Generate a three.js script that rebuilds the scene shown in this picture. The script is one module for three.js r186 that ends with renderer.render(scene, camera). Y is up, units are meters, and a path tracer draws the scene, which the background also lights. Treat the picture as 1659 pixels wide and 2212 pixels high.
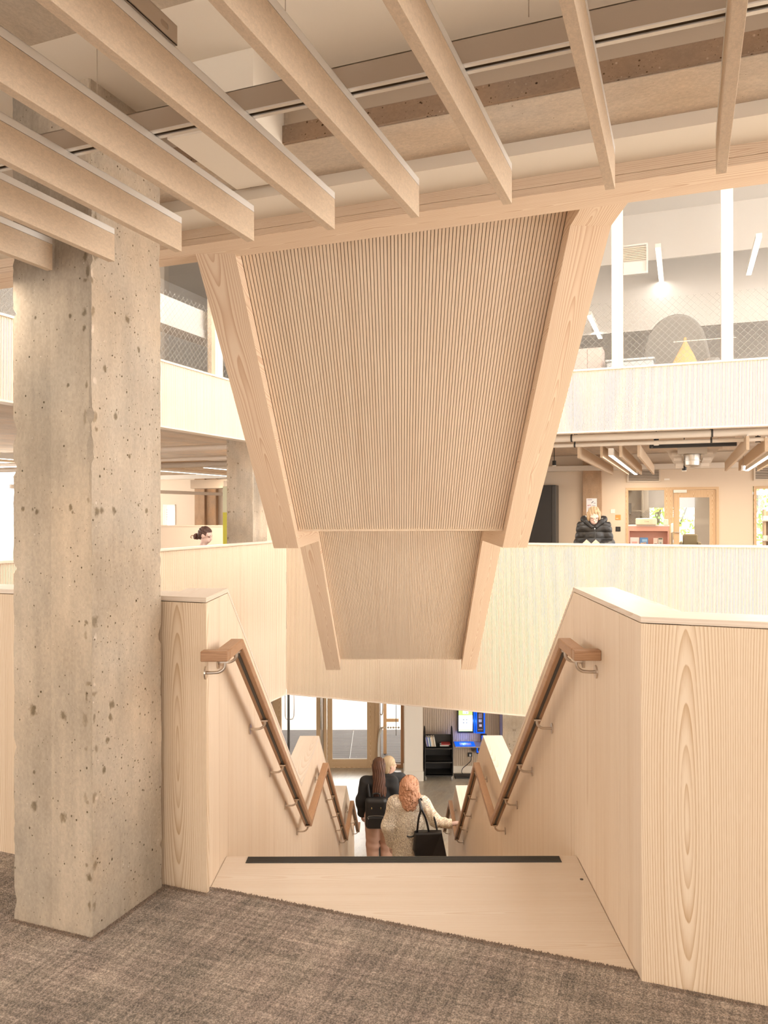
import * as THREE from 'three';
import { RoundedBoxGeometry } from 'three/addons/geometries/RoundedBoxGeometry.js';
import { mergeGeometries } from 'three/addons/utils/BufferGeometryUtils.js';
import { RectAreaLightUniformsLib } from 'three/addons/lights/RectAreaLightUniformsLib.js';

// ---------- camera, sky, exposure ----------
const scene = new THREE.Scene();
const camera = new THREE.PerspectiveCamera(66.4, 1659 / 2212, 0.05, 200);
camera.position.set(0, 1.5, 0);
camera.rotation.set(0, 0, -0.0025);
scene.background = new THREE.Color().setRGB(1.0, 0.962, 0.915);
scene.backgroundIntensity = 5.2;
const renderer = new THREE.WebGLRenderer({ antialias: true });
renderer.toneMapping = THREE.LinearToneMapping;
renderer.toneMappingExposure = 1.34;
renderer.shadowMap.enabled = true;
RectAreaLightUniformsLib.init();
const LAMP_WARM = new THREE.Color().setRGB(1.0, 0.85, 0.68);

// ---------- coordinates ----------
// The stair runs along -z (a hair to the right); the building grid is turned 21 degrees: d runs along the floor edge, p across it.
const T = THREE.MathUtils.degToRad(21), CT = Math.cos(T), ST = Math.sin(T), SK = 0.021;
const bp = (d, y, p) => new THREE.Vector3(d * CT + p * ST, y, d * ST - p * CT);
const st = (lat, y, Z) => new THREE.Vector3(lat + SK * Z, y, -Z);

// ---------- random and noise ----------
function rng(seed) { let a = seed >>> 0; return () => { a = (a + 0x6D2B79F5) | 0; let t = Math.imul(a ^ (a >>> 15), 1 | a); t = (t + Math.imul(t ^ (t >>> 7), 61 | t)) ^ t; return ((t ^ (t >>> 14)) >>> 0) / 4294967296; }; }
function hash2(x, y, s) { let h = Math.imul(x, 374761393) + Math.imul(y, 668265263) + Math.imul(s, 1442695041) | 0; h = Math.imul(h ^ (h >>> 13), 1274126177); h ^= h >>> 16; return (h >>> 0) / 4294967296; }
function vnoise(x, y, s = 0) {
  const xi = Math.floor(x), yi = Math.floor(y), fx = x - xi, fy = y - yi, u = fx * fx * (3 - 2 * fx), v = fy * fy * (3 - 2 * fy);
  const a = hash2(xi, yi, s), b = hash2(xi + 1, yi, s), c = hash2(xi, yi + 1, s), d = hash2(xi + 1, yi + 1, s);
  return a + (b - a) * u + (c - a) * v + (a - b - c + d) * u * v;
}
function fbm(x, y, s = 0, o = 4) { let r = 0, a = 0.5; for (let i = 0; i < o; i++) { r += a * vnoise(x, y, s + i * 17); x *= 2.03; y *= 2.03; a *= 0.5; } return r; }
const lerp = (a, b, t) => a + (b - a) * t, clamp = (x, a = 0, b = 1) => Math.min(b, Math.max(a, x)), smooth = (a, b, x) => { const t = clamp((x - a) / (b - a)); return t * t * (3 - 2 * t); };
const toS = (c) => c <= 0.0031308 ? c * 12.92 : 1.055 * Math.pow(c, 1 / 2.4) - 0.055;

// ---------- textures (colour of the matter only) ----------
function dataTex(w, h, fn, srgb = true, wrap = THREE.MirroredRepeatWrapping) {
  const a = new Uint8Array(w * h * 4), o = [0, 0, 0];
  for (let j = 0, k = 0; j < h; j++) for (let i = 0; i < w; i++, k += 4) { fn(i, j, o); a[k] = clamp(o[0]) * 255; a[k + 1] = clamp(o[1]) * 255; a[k + 2] = clamp(o[2]) * 255; a[k + 3] = 255; }
  const t = new THREE.DataTexture(a, w, h); t.wrapS = t.wrapT = wrap; t.magFilter = THREE.LinearFilter; t.minFilter = THREE.LinearMipmapLinearFilter; t.generateMipmaps = true;
  if (srgb) t.colorSpace = THREE.SRGBColorSpace; t.needsUpdate = true; return t;
}
// plain-sawn board figure: rings of a tilted trunk cut by a plane; light and dark are sRGB 0..1
function woodTex({ w = 512, h = 1024, mw = 0.6, mh = 1.8, seed = 1, leaf = 0.3, ring = 0.006, slope = 0.02, depth = 0.02, light, dark, amount = 0.6, pore = 0.12, streak = 0.15, wander = 0.012, mid = null }) {
  const n = Math.ceil(mw / leaf) + 1, R = rng(seed * 77 + 5), leaves = [];
  for (let i = 0; i < n; i++) leaves.push([mid ?? R() * 0.4 + 0.3, (R() < 0.5 ? -1 : 1) * (0.7 + 0.5 * R()) * slope, depth * (0.4 + R()), R() * 9]);
  const t = dataTex(w, h, (i, j, o) => {
    const x = i / w * mw, y = j / h * mh, li = Math.floor(x / leaf), L = leaves[li];
    const lx = x - (li + L[0]) * leaf + wander * (fbm(y * 1.1 + L[3], x * 2, seed, 3) - 0.5) * 2;
    const z = L[2] + L[1] * (y - mh / 2) + wander * 1.2 * (vnoise(y * 1.7, L[3], seed + 3) - 0.5) + wander * 0.5 * (fbm(x * 14, y * 2.2, seed + 9, 2) - 0.5);
    const r = Math.sqrt(lx * lx + z * z) / ring + 0.5 * (fbm(x * 40, y * 3, seed + 6, 2) - 0.5);
    const rr = r * (0.85 + 0.3 * vnoise(L[3], r * 0.11, seed)), f = rr - Math.floor(rr);
    let v = Math.pow(f, 2.2) * (1 - smooth(0.93, 1, f)) * (0.55 + 0.45 * vnoise(Math.floor(rr), L[3], seed + 2)) * amount;
    v += streak * (fbm(x * 30, y * 0.8, seed + 4, 3) - 0.45) + pore * (vnoise(x * 1500, y * 45, seed + 5) - 0.5) * (0.4 + f);
    v += 0.06 * (hash2(li, 7, seed) - 0.5); v = clamp(v);
    for (let c = 0; c < 3; c++) o[c] = lerp(light[c], dark[c], v);
  });
  t.userData = { mw, mh }; t.repeat.set(1 / mw, 1 / mh); return t;
}
const rgb255 = (r, g, b) => [r / 255, g / 255, b / 255];
function concreteTex({ w = 1024, h = 1024, m = 1.2, mh = m, seed = 1, base = [0.66, 0.61, 0.54], tone = 0.16, board = 0, spots = [], pores = 900, warm = 0.03 }) {
  const R = rng(seed + 31), g = new Float32Array(w * h), px = w / m, py = h / mh;
  const blob = (cx, cy, rx, ry, amt, soft) => {
    for (let j = Math.max(0, Math.floor(cy - ry * 1.5)); j < Math.min(h, cy + ry * 1.5); j++) for (let i = Math.max(0, Math.floor(cx - rx * 1.5)); i < Math.min(w, cx + rx * 1.5); i++) {
      const q = Math.hypot((i - cx) / rx, (j - cy) / ry) + 0.6 * (vnoise(i * 0.13, j * 0.13, seed + 50) - 0.5) + 0.25 * (vnoise(i * 0.4, j * 0.4, seed + 51) - 0.5);
      const a = amt * (1 - smooth(1 - soft, 1.05, q)); if (Math.abs(a) > Math.abs(g[j * w + i])) g[j * w + i] = a;
    }
  };
  for (let k = 0; k < pores; k++) { const r = (0.0008 + 0.0032 * Math.pow(R(), 5)); blob(R() * w, R() * h, Math.max(0.8, r * px), Math.max(0.8, r * py * (0.8 + R() * 0.6)), 0.22 + 0.25 * R(), 0.6); }
  for (let k = 0; k < pores * 0.35; k++) { const r = 0.001 + 0.004 * Math.pow(R(), 3); blob(R() * w, R() * h, Math.max(0.8, r * px), Math.max(0.8, r * py), -0.08 - 0.08 * R(), 0.9); }
  for (const [x, y, rx, ry, a] of spots) blob(x * px, y * py, rx * px, ry * py, a, 0.75);
  const t = dataTex(w, h, (i, j, o) => {
    const x = i / px, y = j / py;
    let v = tone * (fbm(x * 3.2, y * 1.6, seed, 5) - 0.5) * 2 + 0.09 * (fbm(x * 26, y * 7, seed + 7, 3) - 0.47) + 0.06 * (hash2(i, j, seed) - 0.5) + 0.07 * (vnoise(x * 160, y * 110, seed + 4) - 0.5);
    if (board) v += 0.05 * (vnoise(Math.floor(x / board), 3, seed) - 0.5) + 0.06 * (fbm(x * 60, y * 1.5, seed + 11, 2) - 0.47);
    const q = warm * (fbm(x * 4, y * 4, seed + 20, 3) - 0.5) * 2, d = g[j * w + i];
    o[0] = base[0] * (1 + v) + q - d * 0.9; o[1] = base[1] * (1 + v) - d * 0.9; o[2] = base[2] * (1 + v) - q - d * 0.95;
  });
  t.repeat.set(1 / m, 1 / mh); return t;
}
function canvasTex(w, h, draw) { const c = document.createElement('canvas'); c.width = w; c.height = h; draw(c.getContext('2d'), w, h); const t = new THREE.CanvasTexture(c); t.colorSpace = THREE.SRGBColorSpace; t.magFilter = THREE.LinearFilter; return t; }
const std = (o) => new THREE.MeshStandardMaterial({ roughness: 0.7, ...o });
const flat = (r, g, b, rough = 0.75, more = {}) => std({ color: new THREE.Color().setRGB(r, g, b), roughness: rough, ...more });

const TX = {
  ash: woodTex({ seed: 3, w: 768, h: 1024, mw: 1.2, mh: 2.4, leaf: 0.15, ring: 0.0075, slope: 0.006, depth: 0.09, light: rgb255(229, 211, 189), dark: rgb255(192, 160, 126), amount: 0.4, pore: 0.12, streak: 0.36, wander: 0.01 }),
  cathedral: woodTex({ seed: 8, w: 512, h: 1536, mw: 0.3, mh: 1.8, leaf: 0.3, mid: 0.5, ring: 0.0085, slope: 0.075, depth: 0.012, light: rgb255(227, 208, 183), dark: rgb255(166, 126, 84), amount: 0.75, pore: 0.16, streak: 0.2, wander: 0.018 }),
  larch: woodTex({ seed: 13, w: 384, h: 2048, mw: 0.2, mh: 2.6, leaf: 0.2, mid: 0.5, ring: 0.0075, slope: 0.009, depth: 0.014, light: rgb255(235, 214, 190), dark: rgb255(186, 141, 106), amount: 0.8, pore: 0.06, streak: 0.2, wander: 0.06 }),
  plank: woodTex({ seed: 21, w: 768, h: 1024, mw: 0.9, mh: 2.0, leaf: 0.225, ring: 0.010, slope: 0.05, depth: 0.015, light: rgb255(223, 210, 195), dark: rgb255(194, 166, 138), amount: 0.6, pore: 0.08, streak: 0.25, wander: 0.02 }),
  oak: woodTex({ seed: 34, w: 256, h: 1024, mw: 0.2, mh: 0.8, leaf: 0.2, ring: 0.004, slope: 0.02, depth: 0.02, light: rgb255(172, 132, 98), dark: rgb255(118, 80, 54), amount: 0.6, pore: 0.4, streak: 0.4 }),
  slat: woodTex({ seed: 41, w: 512, h: 512, mw: 0.5, mh: 1.4, leaf: 0.5, ring: 0.006, slope: 0.01, depth: 0.2, light: rgb255(232, 213, 191), dark: rgb255(206, 177, 148), amount: 0.35, pore: 0.1, streak: 0.55 }),
};
const M = {
  ash: std({ map: TX.ash, roughness: 0.5 }),
  cathedral: std({ map: TX.cathedral, roughness: 0.5 }),
  cathedralDown: std({ map: Object.assign(TX.cathedral.clone(), { repeat: new THREE.Vector2(1 / 0.3, -1 / 1.8) }), roughness: 0.5 }),
  larch: std({ map: TX.larch, roughness: 0.55 }),
  plank: std({ map: TX.plank, roughness: 0.38 }),
  oak: std({ map: TX.oak, roughness: 0.42 }),
  oakPale: std({ map: TX.oak, roughness: 0.5, color: new THREE.Color().setRGB(1.45, 1.4, 1.3) }),
  slat: std({ map: TX.slat, roughness: 0.65 }),
  slotWood: flat(0.50, 0.40, 0.31, 0.9),
  white: flat(0.82, 0.76, 0.68, 0.85),
  cream: flat(0.82, 0.74, 0.63, 0.85),
  wallPaint: flat(0.68, 0.56, 0.43, 0.85),
  felt: std({ roughness: 0.95 }),
  alu: flat(0.82, 0.79, 0.75, 0.4, { metalness: 0.35 }),
  galv: flat(0.50, 0.41, 0.32, 0.5, { metalness: 0.4 }),
  steel: flat(0.62, 0.55, 0.48, 0.3, { metalness: 1 }),
  chrome: flat(0.75, 0.75, 0.75, 0.15, { metalness: 1 }),
  black: flat(0.02, 0.018, 0.017, 0.6),
  charcoal: flat(0.045, 0.042, 0.04, 0.55),
  lampBody: flat(0.78, 0.74, 0.68, 0.5),
  glow: new THREE.MeshStandardMaterial({ color: 0xffffff, emissive: new THREE.Color().setRGB(1.0, 0.93, 0.82), emissiveIntensity: 4 }),
  pane: new THREE.MeshPhysicalMaterial({ color: 0xffffff, transmission: 1, thickness: 0, roughness: 0.02, ior: 1.5 }),
};
{ // pressed felt of the baffles: flecked, brown on cream
  const t = dataTex(512, 512, (i, j, o) => { const x = i / 512, y = j / 512; const v = 1 + 0.09 * (fbm(x * 60, y * 30, 5, 3) - 0.45) + 0.06 * (hash2(i, j, 3) - 0.5) + 0.05 * (vnoise(x * 190, y * 120, 9) - 0.5); o[0] = 0.83 * v; o[1] = 0.745 * v; o[2] = 0.645 * v; });
  t.repeat.set(1 / 0.35, 1 / 0.35); M.felt.map = t;
}

// ---------- geometry helpers ----------
// uv in metres, chosen per triangle by its facing; grain ('x' | 'y' | 'z') becomes v
function uvBox(g, grain = 'y', ou = 0, ov = 0) {
  g = g.index ? g.toNonIndexed() : g; const p = g.attributes.position, n = p.count, uv = new Float32Array(n * 2), a = new THREE.Vector3(), b = new THREE.Vector3(), c = new THREE.Vector3();
  const ax = { x: 0, y: 1, z: 2 }[grain];
  for (let i = 0; i < n; i += 3) {
    a.fromBufferAttribute(p, i); b.fromBufferAttribute(p, i + 1); c.fromBufferAttribute(p, i + 2); b.sub(a); c.sub(a); b.cross(c);
    const m = [Math.abs(b.x), Math.abs(b.y), Math.abs(b.z)], dom = m[0] >= m[1] && m[0] >= m[2] ? 0 : m[1] >= m[2] ? 1 : 2, others = [0, 1, 2].filter(k => k !== dom);
    const vAx = others.includes(ax) ? ax : others[1], uAx = others.find(k => k !== vAx);
    for (let k = 0; k < 3; k++) { uv[(i + k) * 2] = p.getComponent(i + k, uAx) + ou + dom * 0.37; uv[(i + k) * 2 + 1] = p.getComponent(i + k, vAx) + ov; }
  }
  g.setAttribute('uv', new THREE.BufferAttribute(uv, 2)); if (!g.attributes.normal) g.computeVertexNormals(); for (const k of Object.keys(g.attributes)) if (!['position', 'normal', 'uv', 'color'].includes(k)) g.deleteAttribute(k); return g;
}
function box(x0, x1, y0, y1, z0, z1, { g = 'y', r = 0, u = 0, v = 0 } = {}) {
  const w = x1 - x0, h = y1 - y0, d = z1 - z0, geo = r ? new RoundedBoxGeometry(w, h, d, 1, Math.min(r, w / 2.01, h / 2.01, d / 2.01)) : new THREE.BoxGeometry(w, h, d);
  geo.translate((x0 + x1) / 2, (y0 + y1) / 2, (z0 + z1) / 2); return uvBox(geo, g, u, v);
}
// polygon [[a, b], ...] pushed from t0 to t1; axes 'zy' = side view (a is depth Z, b is height, pushed along x), 'xz' = plan (a is x, b is z, pushed along y), 'xy' = front view (pushed along z)
function prism(poly, t0, t1, axes = 'zy', { g = 'y', u = 0, v = 0, bevel = 0 } = {}) {
  const sh = new THREE.Shape(poly.map(([a, b]) => new THREE.Vector2(a, b)));
  const geo = new THREE.ExtrudeGeometry(sh, bevel ? { depth: t1 - t0 - 2 * bevel, bevelEnabled: true, bevelThickness: bevel, bevelSize: bevel, bevelOffset: -bevel, bevelSegments: 1 } : { depth: t1 - t0, bevelEnabled: false });
  geo.translate(0, 0, bevel ? t0 + bevel : t0);
  const m = new THREE.Matrix4();
  if (axes === 'zy') m.set(0, 0, 1, 0, 0, 1, 0, 0, -1, 0, 0, 0, 0, 0, 0, 1);        // (a, b, t) -> (t, b, -a)
  else if (axes === 'xz') m.set(1, 0, 0, 0, 0, 0, 1, 0, 0, -1, 0, 0, 0, 0, 0, 1);   // (a, b, t) -> (a, t, -b)
  geo.applyMatrix4(m);
  return uvBox(geo, g, u, v);
}
const shearM = new THREE.Matrix4().set(1, 0, -SK, 0, 0, 1, 0, 0, 0, 0, 1, 0, 0, 0, 0, 1);   // stair axis leans a hair to the right: x += SK * Z
const shear = (g) => g.applyMatrix4(shearM);
function cyl(r, h, x, y, z, axis = 'y', seg = 16, r2 = r) { const g = new THREE.CylinderGeometry(r2, r, h, seg); if (axis === 'x') g.rotateZ(-Math.PI / 2); if (axis === 'z') g.rotateX(Math.PI / 2); g.translate(x, y, z); return uvSafe(g); }
function uvSafe(g) { g = g.index ? g.toNonIndexed() : g; for (const k of Object.keys(g.attributes)) if (!['position', 'normal', 'uv'].includes(k)) g.deleteAttribute(k); return g; }
function tube(pts, r, seg = 24, rad = 8, closed = false) { return uvSafe(new THREE.TubeGeometry(new THREE.CatmullRomCurve3(pts.map(p => p.isVector3 ? p : new THREE.Vector3(...p)), closed, 'centripetal'), seg, r, rad, closed)); }
function ball(rx, ry, rz, x, y, z, seg = 14) { const g = new THREE.SphereGeometry(1, seg, Math.round(seg * 0.75)); g.scale(rx, ry, rz); g.translate(x, y, z); return uvSafe(g); }

// ---------- naming ----------
const taken = {};
function numbered(name) { const k = taken[name] = (taken[name] ?? -1) + 1; return k ? `${name}_${String(k).padStart(3, '0')}` : name; }
function lit(o) { o.castShadow = o.receiveShadow = true; return o; }
function part(name, geos, mat, parent, label) {
  const g = Array.isArray(geos) ? (geos.length > 1 ? mergeGeometries(geos) : geos[0]) : geos;
  const m = lit(new THREE.Mesh(g, mat)); m.name = name; if (label) m.userData.label = label; parent.add(m); return m;
}
function thing(name, label, category, pos, turn = 0, group) {
  const o = new THREE.Group(); o.name = numbered(name); if (pos) o.position.copy(pos.isVector3 ? pos : new THREE.Vector3(...pos)); o.rotation.y = turn;
  o.userData = { label, category }; if (group) o.userData.group = group; scene.add(o); return o;
}
const grid = (name, label, category, d, y, p, group) => thing(name, label, category, bp(d, y, p), -T, group);   // local x = along d, -z = along p
function single(name, geos, mat, label, category, pos, turn = 0, group) {
  const m = part(numbered(name), geos, mat, scene); if (pos) m.position.copy(pos.isVector3 ? pos : new THREE.Vector3(...pos)); m.rotation.y = turn; m.userData = { label, category }; if (group) m.userData.group = group; return m;
}
function struct(name, geos, mat, label, category, turn = 0, pos) { const m = single(name, geos, mat, label, category, pos, turn); m.userData.kind = 'structure'; return m; }
const structG = (name, geos, mat, label, category) => struct(name, geos, mat, label, category, -T);   // geometry given as x = d, z = -p
const gbox = (d0, d1, y0, y1, p0, p1, o) => box(d0, d1, y0, y1, -p1, -p0, o);

// a board of upright slats facing +z, lower left corner at 0, 0, 0: real slats with open slots between them
function slats(w, h, pitch, slot, depth, topLine) {
  const n = Math.round(w / pitch), pos = [], uv = [], q = w / n, quad = (a, b, c, d) => { for (const v of [a, b, c, a, c, d]) { pos.push(...v); uv.push(v[0] + v[2] * 0.7, v[1]); } };
  for (let i = 0; i < n; i++) {
    const x0 = i * q + slot / 2, x1 = (i + 1) * q - slot / 2, hh = topLine ? topLine((x0 + x1) / 2) : h;
    quad([x0, 0, 0], [x1, 0, 0], [x1, hh, 0], [x0, hh, 0]); quad([x0, 0, -depth], [x0, 0, 0], [x0, hh, 0], [x0, hh, -depth]); quad([x1, 0, 0], [x1, 0, -depth], [x1, hh, -depth], [x1, hh, 0]);
    quad([x0, 0, -depth], [x1, 0, -depth], [x1, 0, 0], [x0, 0, 0]); quad([x0, hh, 0], [x1, hh, 0], [x1, hh, -depth], [x0, hh, -depth]);
  }
  const g = new THREE.BufferGeometry(); g.setAttribute('position', new THREE.Float32BufferAttribute(pos, 3)); g.setAttribute('uv', new THREE.Float32BufferAttribute(uv, 2)); g.computeVertexNormals(); return g;
}
// linear lamp: a slim body with a lit diffuser below and an area light of the same size just under it; runs along local z
function lampBar(t, len, w, h, power, x = 0, y = 0, z = 0, tone = LAMP_WARM) {
  part('housing', box(x - w / 2, x + w / 2, y, y + h, z - len / 2, z + len / 2, { r: 0.003 }), M.lampBody, t);
  part('lamp_diffuser', box(x - w / 2 + 0.006, x + w / 2 - 0.006, y - 0.004, y + 0.002, z - len / 2 + 0.01, z + len / 2 - 0.01), M.glow, t);
  const l = new THREE.RectAreaLight(tone, power, w, len); l.position.set(x, y - 0.006, z); l.rotation.x = -Math.PI / 2; t.add(l);
}

// =====================================================================
// SETTING
// =====================================================================
// --- carpet: mottled brown-grey loop pile, faint ribs across
const carpetTex = dataTex(1536, 1536, (i, j, o) => {
  const x = i / 1536 * 1.6, y = j / 1536 * 1.6;
  const rib = 0.26 * (fbm(x * 6, y * 80, 3, 3) - 0.45) + 0.24 * (fbm(x * 100, y * 7, 13, 3) - 0.45), patch = 0.36 * (fbm(x * 5, y * 5, 4, 4) - 0.47);
  const sp = 0.5 * (vnoise(x * 330, y * 250, 5) - 0.5) + 0.24 * (hash2(i >> 1, j, 6) - 0.5), v = 1 + rib * 1.6 + patch + sp, q = 0.02 * (fbm(x * 9, y * 9, 8, 2) - 0.5);
  o[0] = 0.55 * v + q; o[1] = 0.502 * v; o[2] = 0.465 * v + q * 0.5;
}, true, THREE.RepeatWrapping); carpetTex.repeat.set(1 / 1.6, 1 / 1.6);
const carpetBump = dataTex(1024, 1024, (i, j, o) => { const v = 0.25 + 0.5 * vnoise(i * 0.33, j * 0.33, 2) + 0.35 * (vnoise(i * 0.12, j * 0.5, 4) - 0.5); o[0] = o[1] = o[2] = v; }, false, THREE.RepeatWrapping); carpetBump.repeat.set(1 / 1.1, 1 / 1.1);
M.carpet = std({ map: carpetTex, bumpMap: carpetBump, bumpScale: 0.006, roughness: 1 });
M.carpetPlain = std({ map: carpetTex, roughness: 1 });
const slabTex = concreteTex({ seed: 5, m: 2.0, base: [0.80, 0.725, 0.64], tone: 0.10, pores: 300 });
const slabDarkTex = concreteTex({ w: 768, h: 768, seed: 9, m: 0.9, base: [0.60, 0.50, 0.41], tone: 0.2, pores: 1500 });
const terrTex = concreteTex({ seed: 15, m: 3.0, base: [0.74, 0.70, 0.635], tone: 0.06, pores: 2500, warm: 0.02 });
M.slab = std({ map: slabTex, roughness: 0.9, bumpMap: slabTex, bumpScale: 0.004 });
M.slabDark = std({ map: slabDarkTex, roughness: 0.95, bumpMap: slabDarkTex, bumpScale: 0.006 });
M.ground = std({ map: terrTex, roughness: 0.22 });
M.dirtyCeil = std({ map: slabTex, roughness: 0.95, color: new THREE.Color().setRGB(0.9, 0.9, 0.88) });

structG('floor', [gbox(-15.5, 6, -0.3, -0.012, -4, 2.78)], M.slab, 'concrete floor slab below the brown carpet', 'floor');
structG('floor', [gbox(-15.5, 6, -0.012, 0.004, -4, 2.668, { g: 'z' })], M.carpet, 'brown-grey mottled loop carpet in the foreground', 'carpet');
{ // carpet edge: loops of pile standing along the wooden threshold and the foot of the walls
  const R = rng(71), pts = [], g = new THREE.ConeGeometry(0.0028, 0.0065, 4); g.translate(0, 0.0025, 0);
  const line = (a, b, n, w) => { for (let i = 0; i < n; i++) { const t = R(), q = a.clone().lerp(b, t); q.x += (R() - 0.5) * w; q.z += (R() - 0.5) * w; pts.push(q); } };
  line(bp(-1.75, 0.002, 2.66), bp(-0.11, 0.002, 2.66), 5200, 0.026); line(bp(-0.1, 0.002, 2.606), bp(0.95, 0.002, 2.606), 2600, 0.02); line(bp(-1.95, 0.002, 2.606), bp(-1.74, 0.002, 2.606), 700, 0.02);
  line(bp(-2.31, 0.002, 2.19), bp(-1.945, 0.002, 2.19), 1000, 0.02); line(bp(-1.94, 0.002, 2.19), bp(-1.94, 0.002, 2.6), 1200, 0.02);
  const im = new THREE.InstancedMesh(g, flat(0.25, 0.19, 0.15, 1), pts.length), m = new THREE.Matrix4(), e = new THREE.Euler(), qn = new THREE.Quaternion(), c = new THREE.Color();
  pts.forEach((p, i) => { e.set((R() - 0.5) * 1.6, R() * 6, (R() - 0.5) * 1.6); m.compose(p, qn.setFromEuler(e), new THREE.Vector3(1, 0.7 + R() * 0.7, 1)); im.setMatrixAt(i, m); const k = 0.55 + R() * 0.9; c.setRGB(k, k * 0.98, k * 0.96); im.setColorAt(i, c); });
  im.name = 'carpet_pile'; im.userData = { label: 'short brown pile along the cut edges of the carpet', category: 'carpet', kind: 'stuff' }; scene.add(lit(im));
}

// --- ceiling over the foreground
structG('ceiling', [gbox(-15.5, 6, 3.03, 3.4, -4, 1.98)], M.dirtyCeil, 'rough grey concrete ceiling slab above the baffles', 'ceiling');
structG('ceiling', [gbox(-15.5, 6, 3.03, 3.4, 1.98, 2.453)], M.cream, 'smooth cream ceiling strip above the baffles', 'ceiling');
structG('ceiling', [gbox(-15.5, 6, 2.797, 3.4, 2.46, 2.73, { g: 'x' })], M.slab, 'rough board-marked concrete ceiling beam', 'beam');
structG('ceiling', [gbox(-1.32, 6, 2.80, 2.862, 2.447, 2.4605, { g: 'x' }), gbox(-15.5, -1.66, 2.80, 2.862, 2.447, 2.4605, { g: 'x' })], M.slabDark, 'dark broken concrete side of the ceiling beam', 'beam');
structG('trim_1', [gbox(-15.5, 6, 2.75, 3.4, 2.73, 2.927)], M.cream, 'cream plaster soffit strip beside the timber beam', 'soffit');
structG('trim_2', [gbox(-1.66, -1.32, 2.785, 3.03, 2.25, 2.70)], M.cream, 'white boxed bulkhead between ceiling baffles', 'bulkhead');
{ // galvanised angle under the slab edge
  const t = grid('metal_angle', 'galvanised steel angle fixed along the side of the concrete beam', 'metal strip', -1.3, 2.862, 2.45);
  part('web', box(-8, -1.02, 0, 0.066, -0.004, 0.0), M.galv, t); part('web', box(-0.64, -0.36, 0, 0.066, -0.004, 0.0), M.galv, t); part('web', box(0, 6, 0, 0.066, -0.004, 0.0), M.galv, t); part('lip', box(0, 6, 0.06, 0.066, 0.0, 0.03), M.galv, t); part('lip', box(0, 6, 0.0, 0.004, -0.006, 0.004), M.galv, t);
}
structG('floor', [gbox(-15.5, 6, 3.4, 3.5, -4, 3.13)], M.slab, 'upper floor slab above the foreground ceiling', 'floor');

// --- large timber edge beam that the upper stair meets
{
  const t = grid('timber_edge_beam', 'long pale larch beam along the edge of the upper floor', 'beam', -9, 2.68, 2.925);
  part('soffit_board', box(0, 15, 0, 0.028, -0.205, 0.0, { g: 'x', r: 0.002, u: 0.0325 }), M.larch, t);
  part('front_board', box(0, 15, 0.0285, 0.09, -0.02, 0.0, { g: 'x', u: 0.21, v: 0.6 }), M.larch, t, 'darker grained face board of the beam');
  part('fascia', box(0, 15, 0.0285, 0.82, -0.205, -0.18, { g: 'x' }), M.larch, t);
  part('core', box(0, 15, 0.0285, 0.7, -0.18, -0.02, { g: 'x' }), M.plank, t);
}

// --- stair down: landing plate, treads, risers
const ZN = 3.405, GO = 0.2545, RI = 0.175;
{
  const t = thing('staircase', 'pale ash stair going down from the carpet with a black nosing strip', 'stairs');
  const e = (lat) => (2.672 - lat * ST) / (CT + SK * ST);
  part('landing', shear(prism([[-0.762, -e(-0.762)], [0.762, -e(0.762)], [0.762, -ZN], [-0.762, -ZN]].map(([a, b]) => [a, -b]), -0.04, 0.0, 'xz', { g: 'x', v: 0.4 })), M.plank, t);
  part('nosing_strip', [shear(box(-0.666, 0.686, 0, 0.003, -3.402, -3.345)), ...[0, 1, 2, 3, 4, 5].map(i => shear(box(-0.664, 0.684, 0.003, 0.005, -3.396 + i * 0.009, -3.391 + i * 0.009)))], M.charcoal, t, 'black ribbed non-slip strip');
  part('screw_cap', shear(cyl(0.007, 0.002, 0.735, 0.0005, -3.19, 'y', 14)), M.charcoal, t);
  part('nosing_edge', shear(box(-0.762, 0.762, -0.04, 0.0, -ZN - 0.004, -ZN, { g: 'x' })), M.plank, t);
  const tread = (Z, y) => { part('riser', shear(box(-0.762, 0.762, y, y + RI - 0.04, -Z - 0.02, -Z, { g: 'x' })), M.plank, t); part('tread', shear(box(-0.762, 0.762, y - 0.04, y, -Z - GO - 0.02, -Z, { g: 'x' })), M.plank, t); part('nosing_strip', shear(box(-0.666, 0.686, y, y + 0.004, -Z - GO - 0.016, -Z - GO + 0.04)), M.charcoal, t); };
  for (let f = 0; f < 3; f++) {
    const z0 = ZN + f * 3.84, y0 = -1.75 * f, n = f < 2 ? 10 : 6, rise = f < 2 ? RI : 1.0 / 6;
    for (let i = 0; i < n - 1; i++) tread(z0 + i * GO, y0 - (i + 1) * rise);
    const yl = y0 - n * rise, zl = z0 + (n - 1) * GO;
    part('riser', shear(box(-0.762, 0.762, yl, yl + rise - 0.04, -zl - 0.02, -zl, { g: 'x' })), M.plank, t);
    if (f < 2) { part('landing', shear(box(-0.762, 0.762, yl - 0.04, yl, -(ZN + (f + 1) * 3.84), -zl, { g: 'x' })), M.plank, t); part('nosing_strip', shear(box(-0.666, 0.686, yl, yl + 0.004, -(ZN + (f + 1) * 3.84) + 0.003, -(ZN + (f + 1) * 3.84) + 0.06)), M.charcoal, t); }
  }
}
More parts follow.
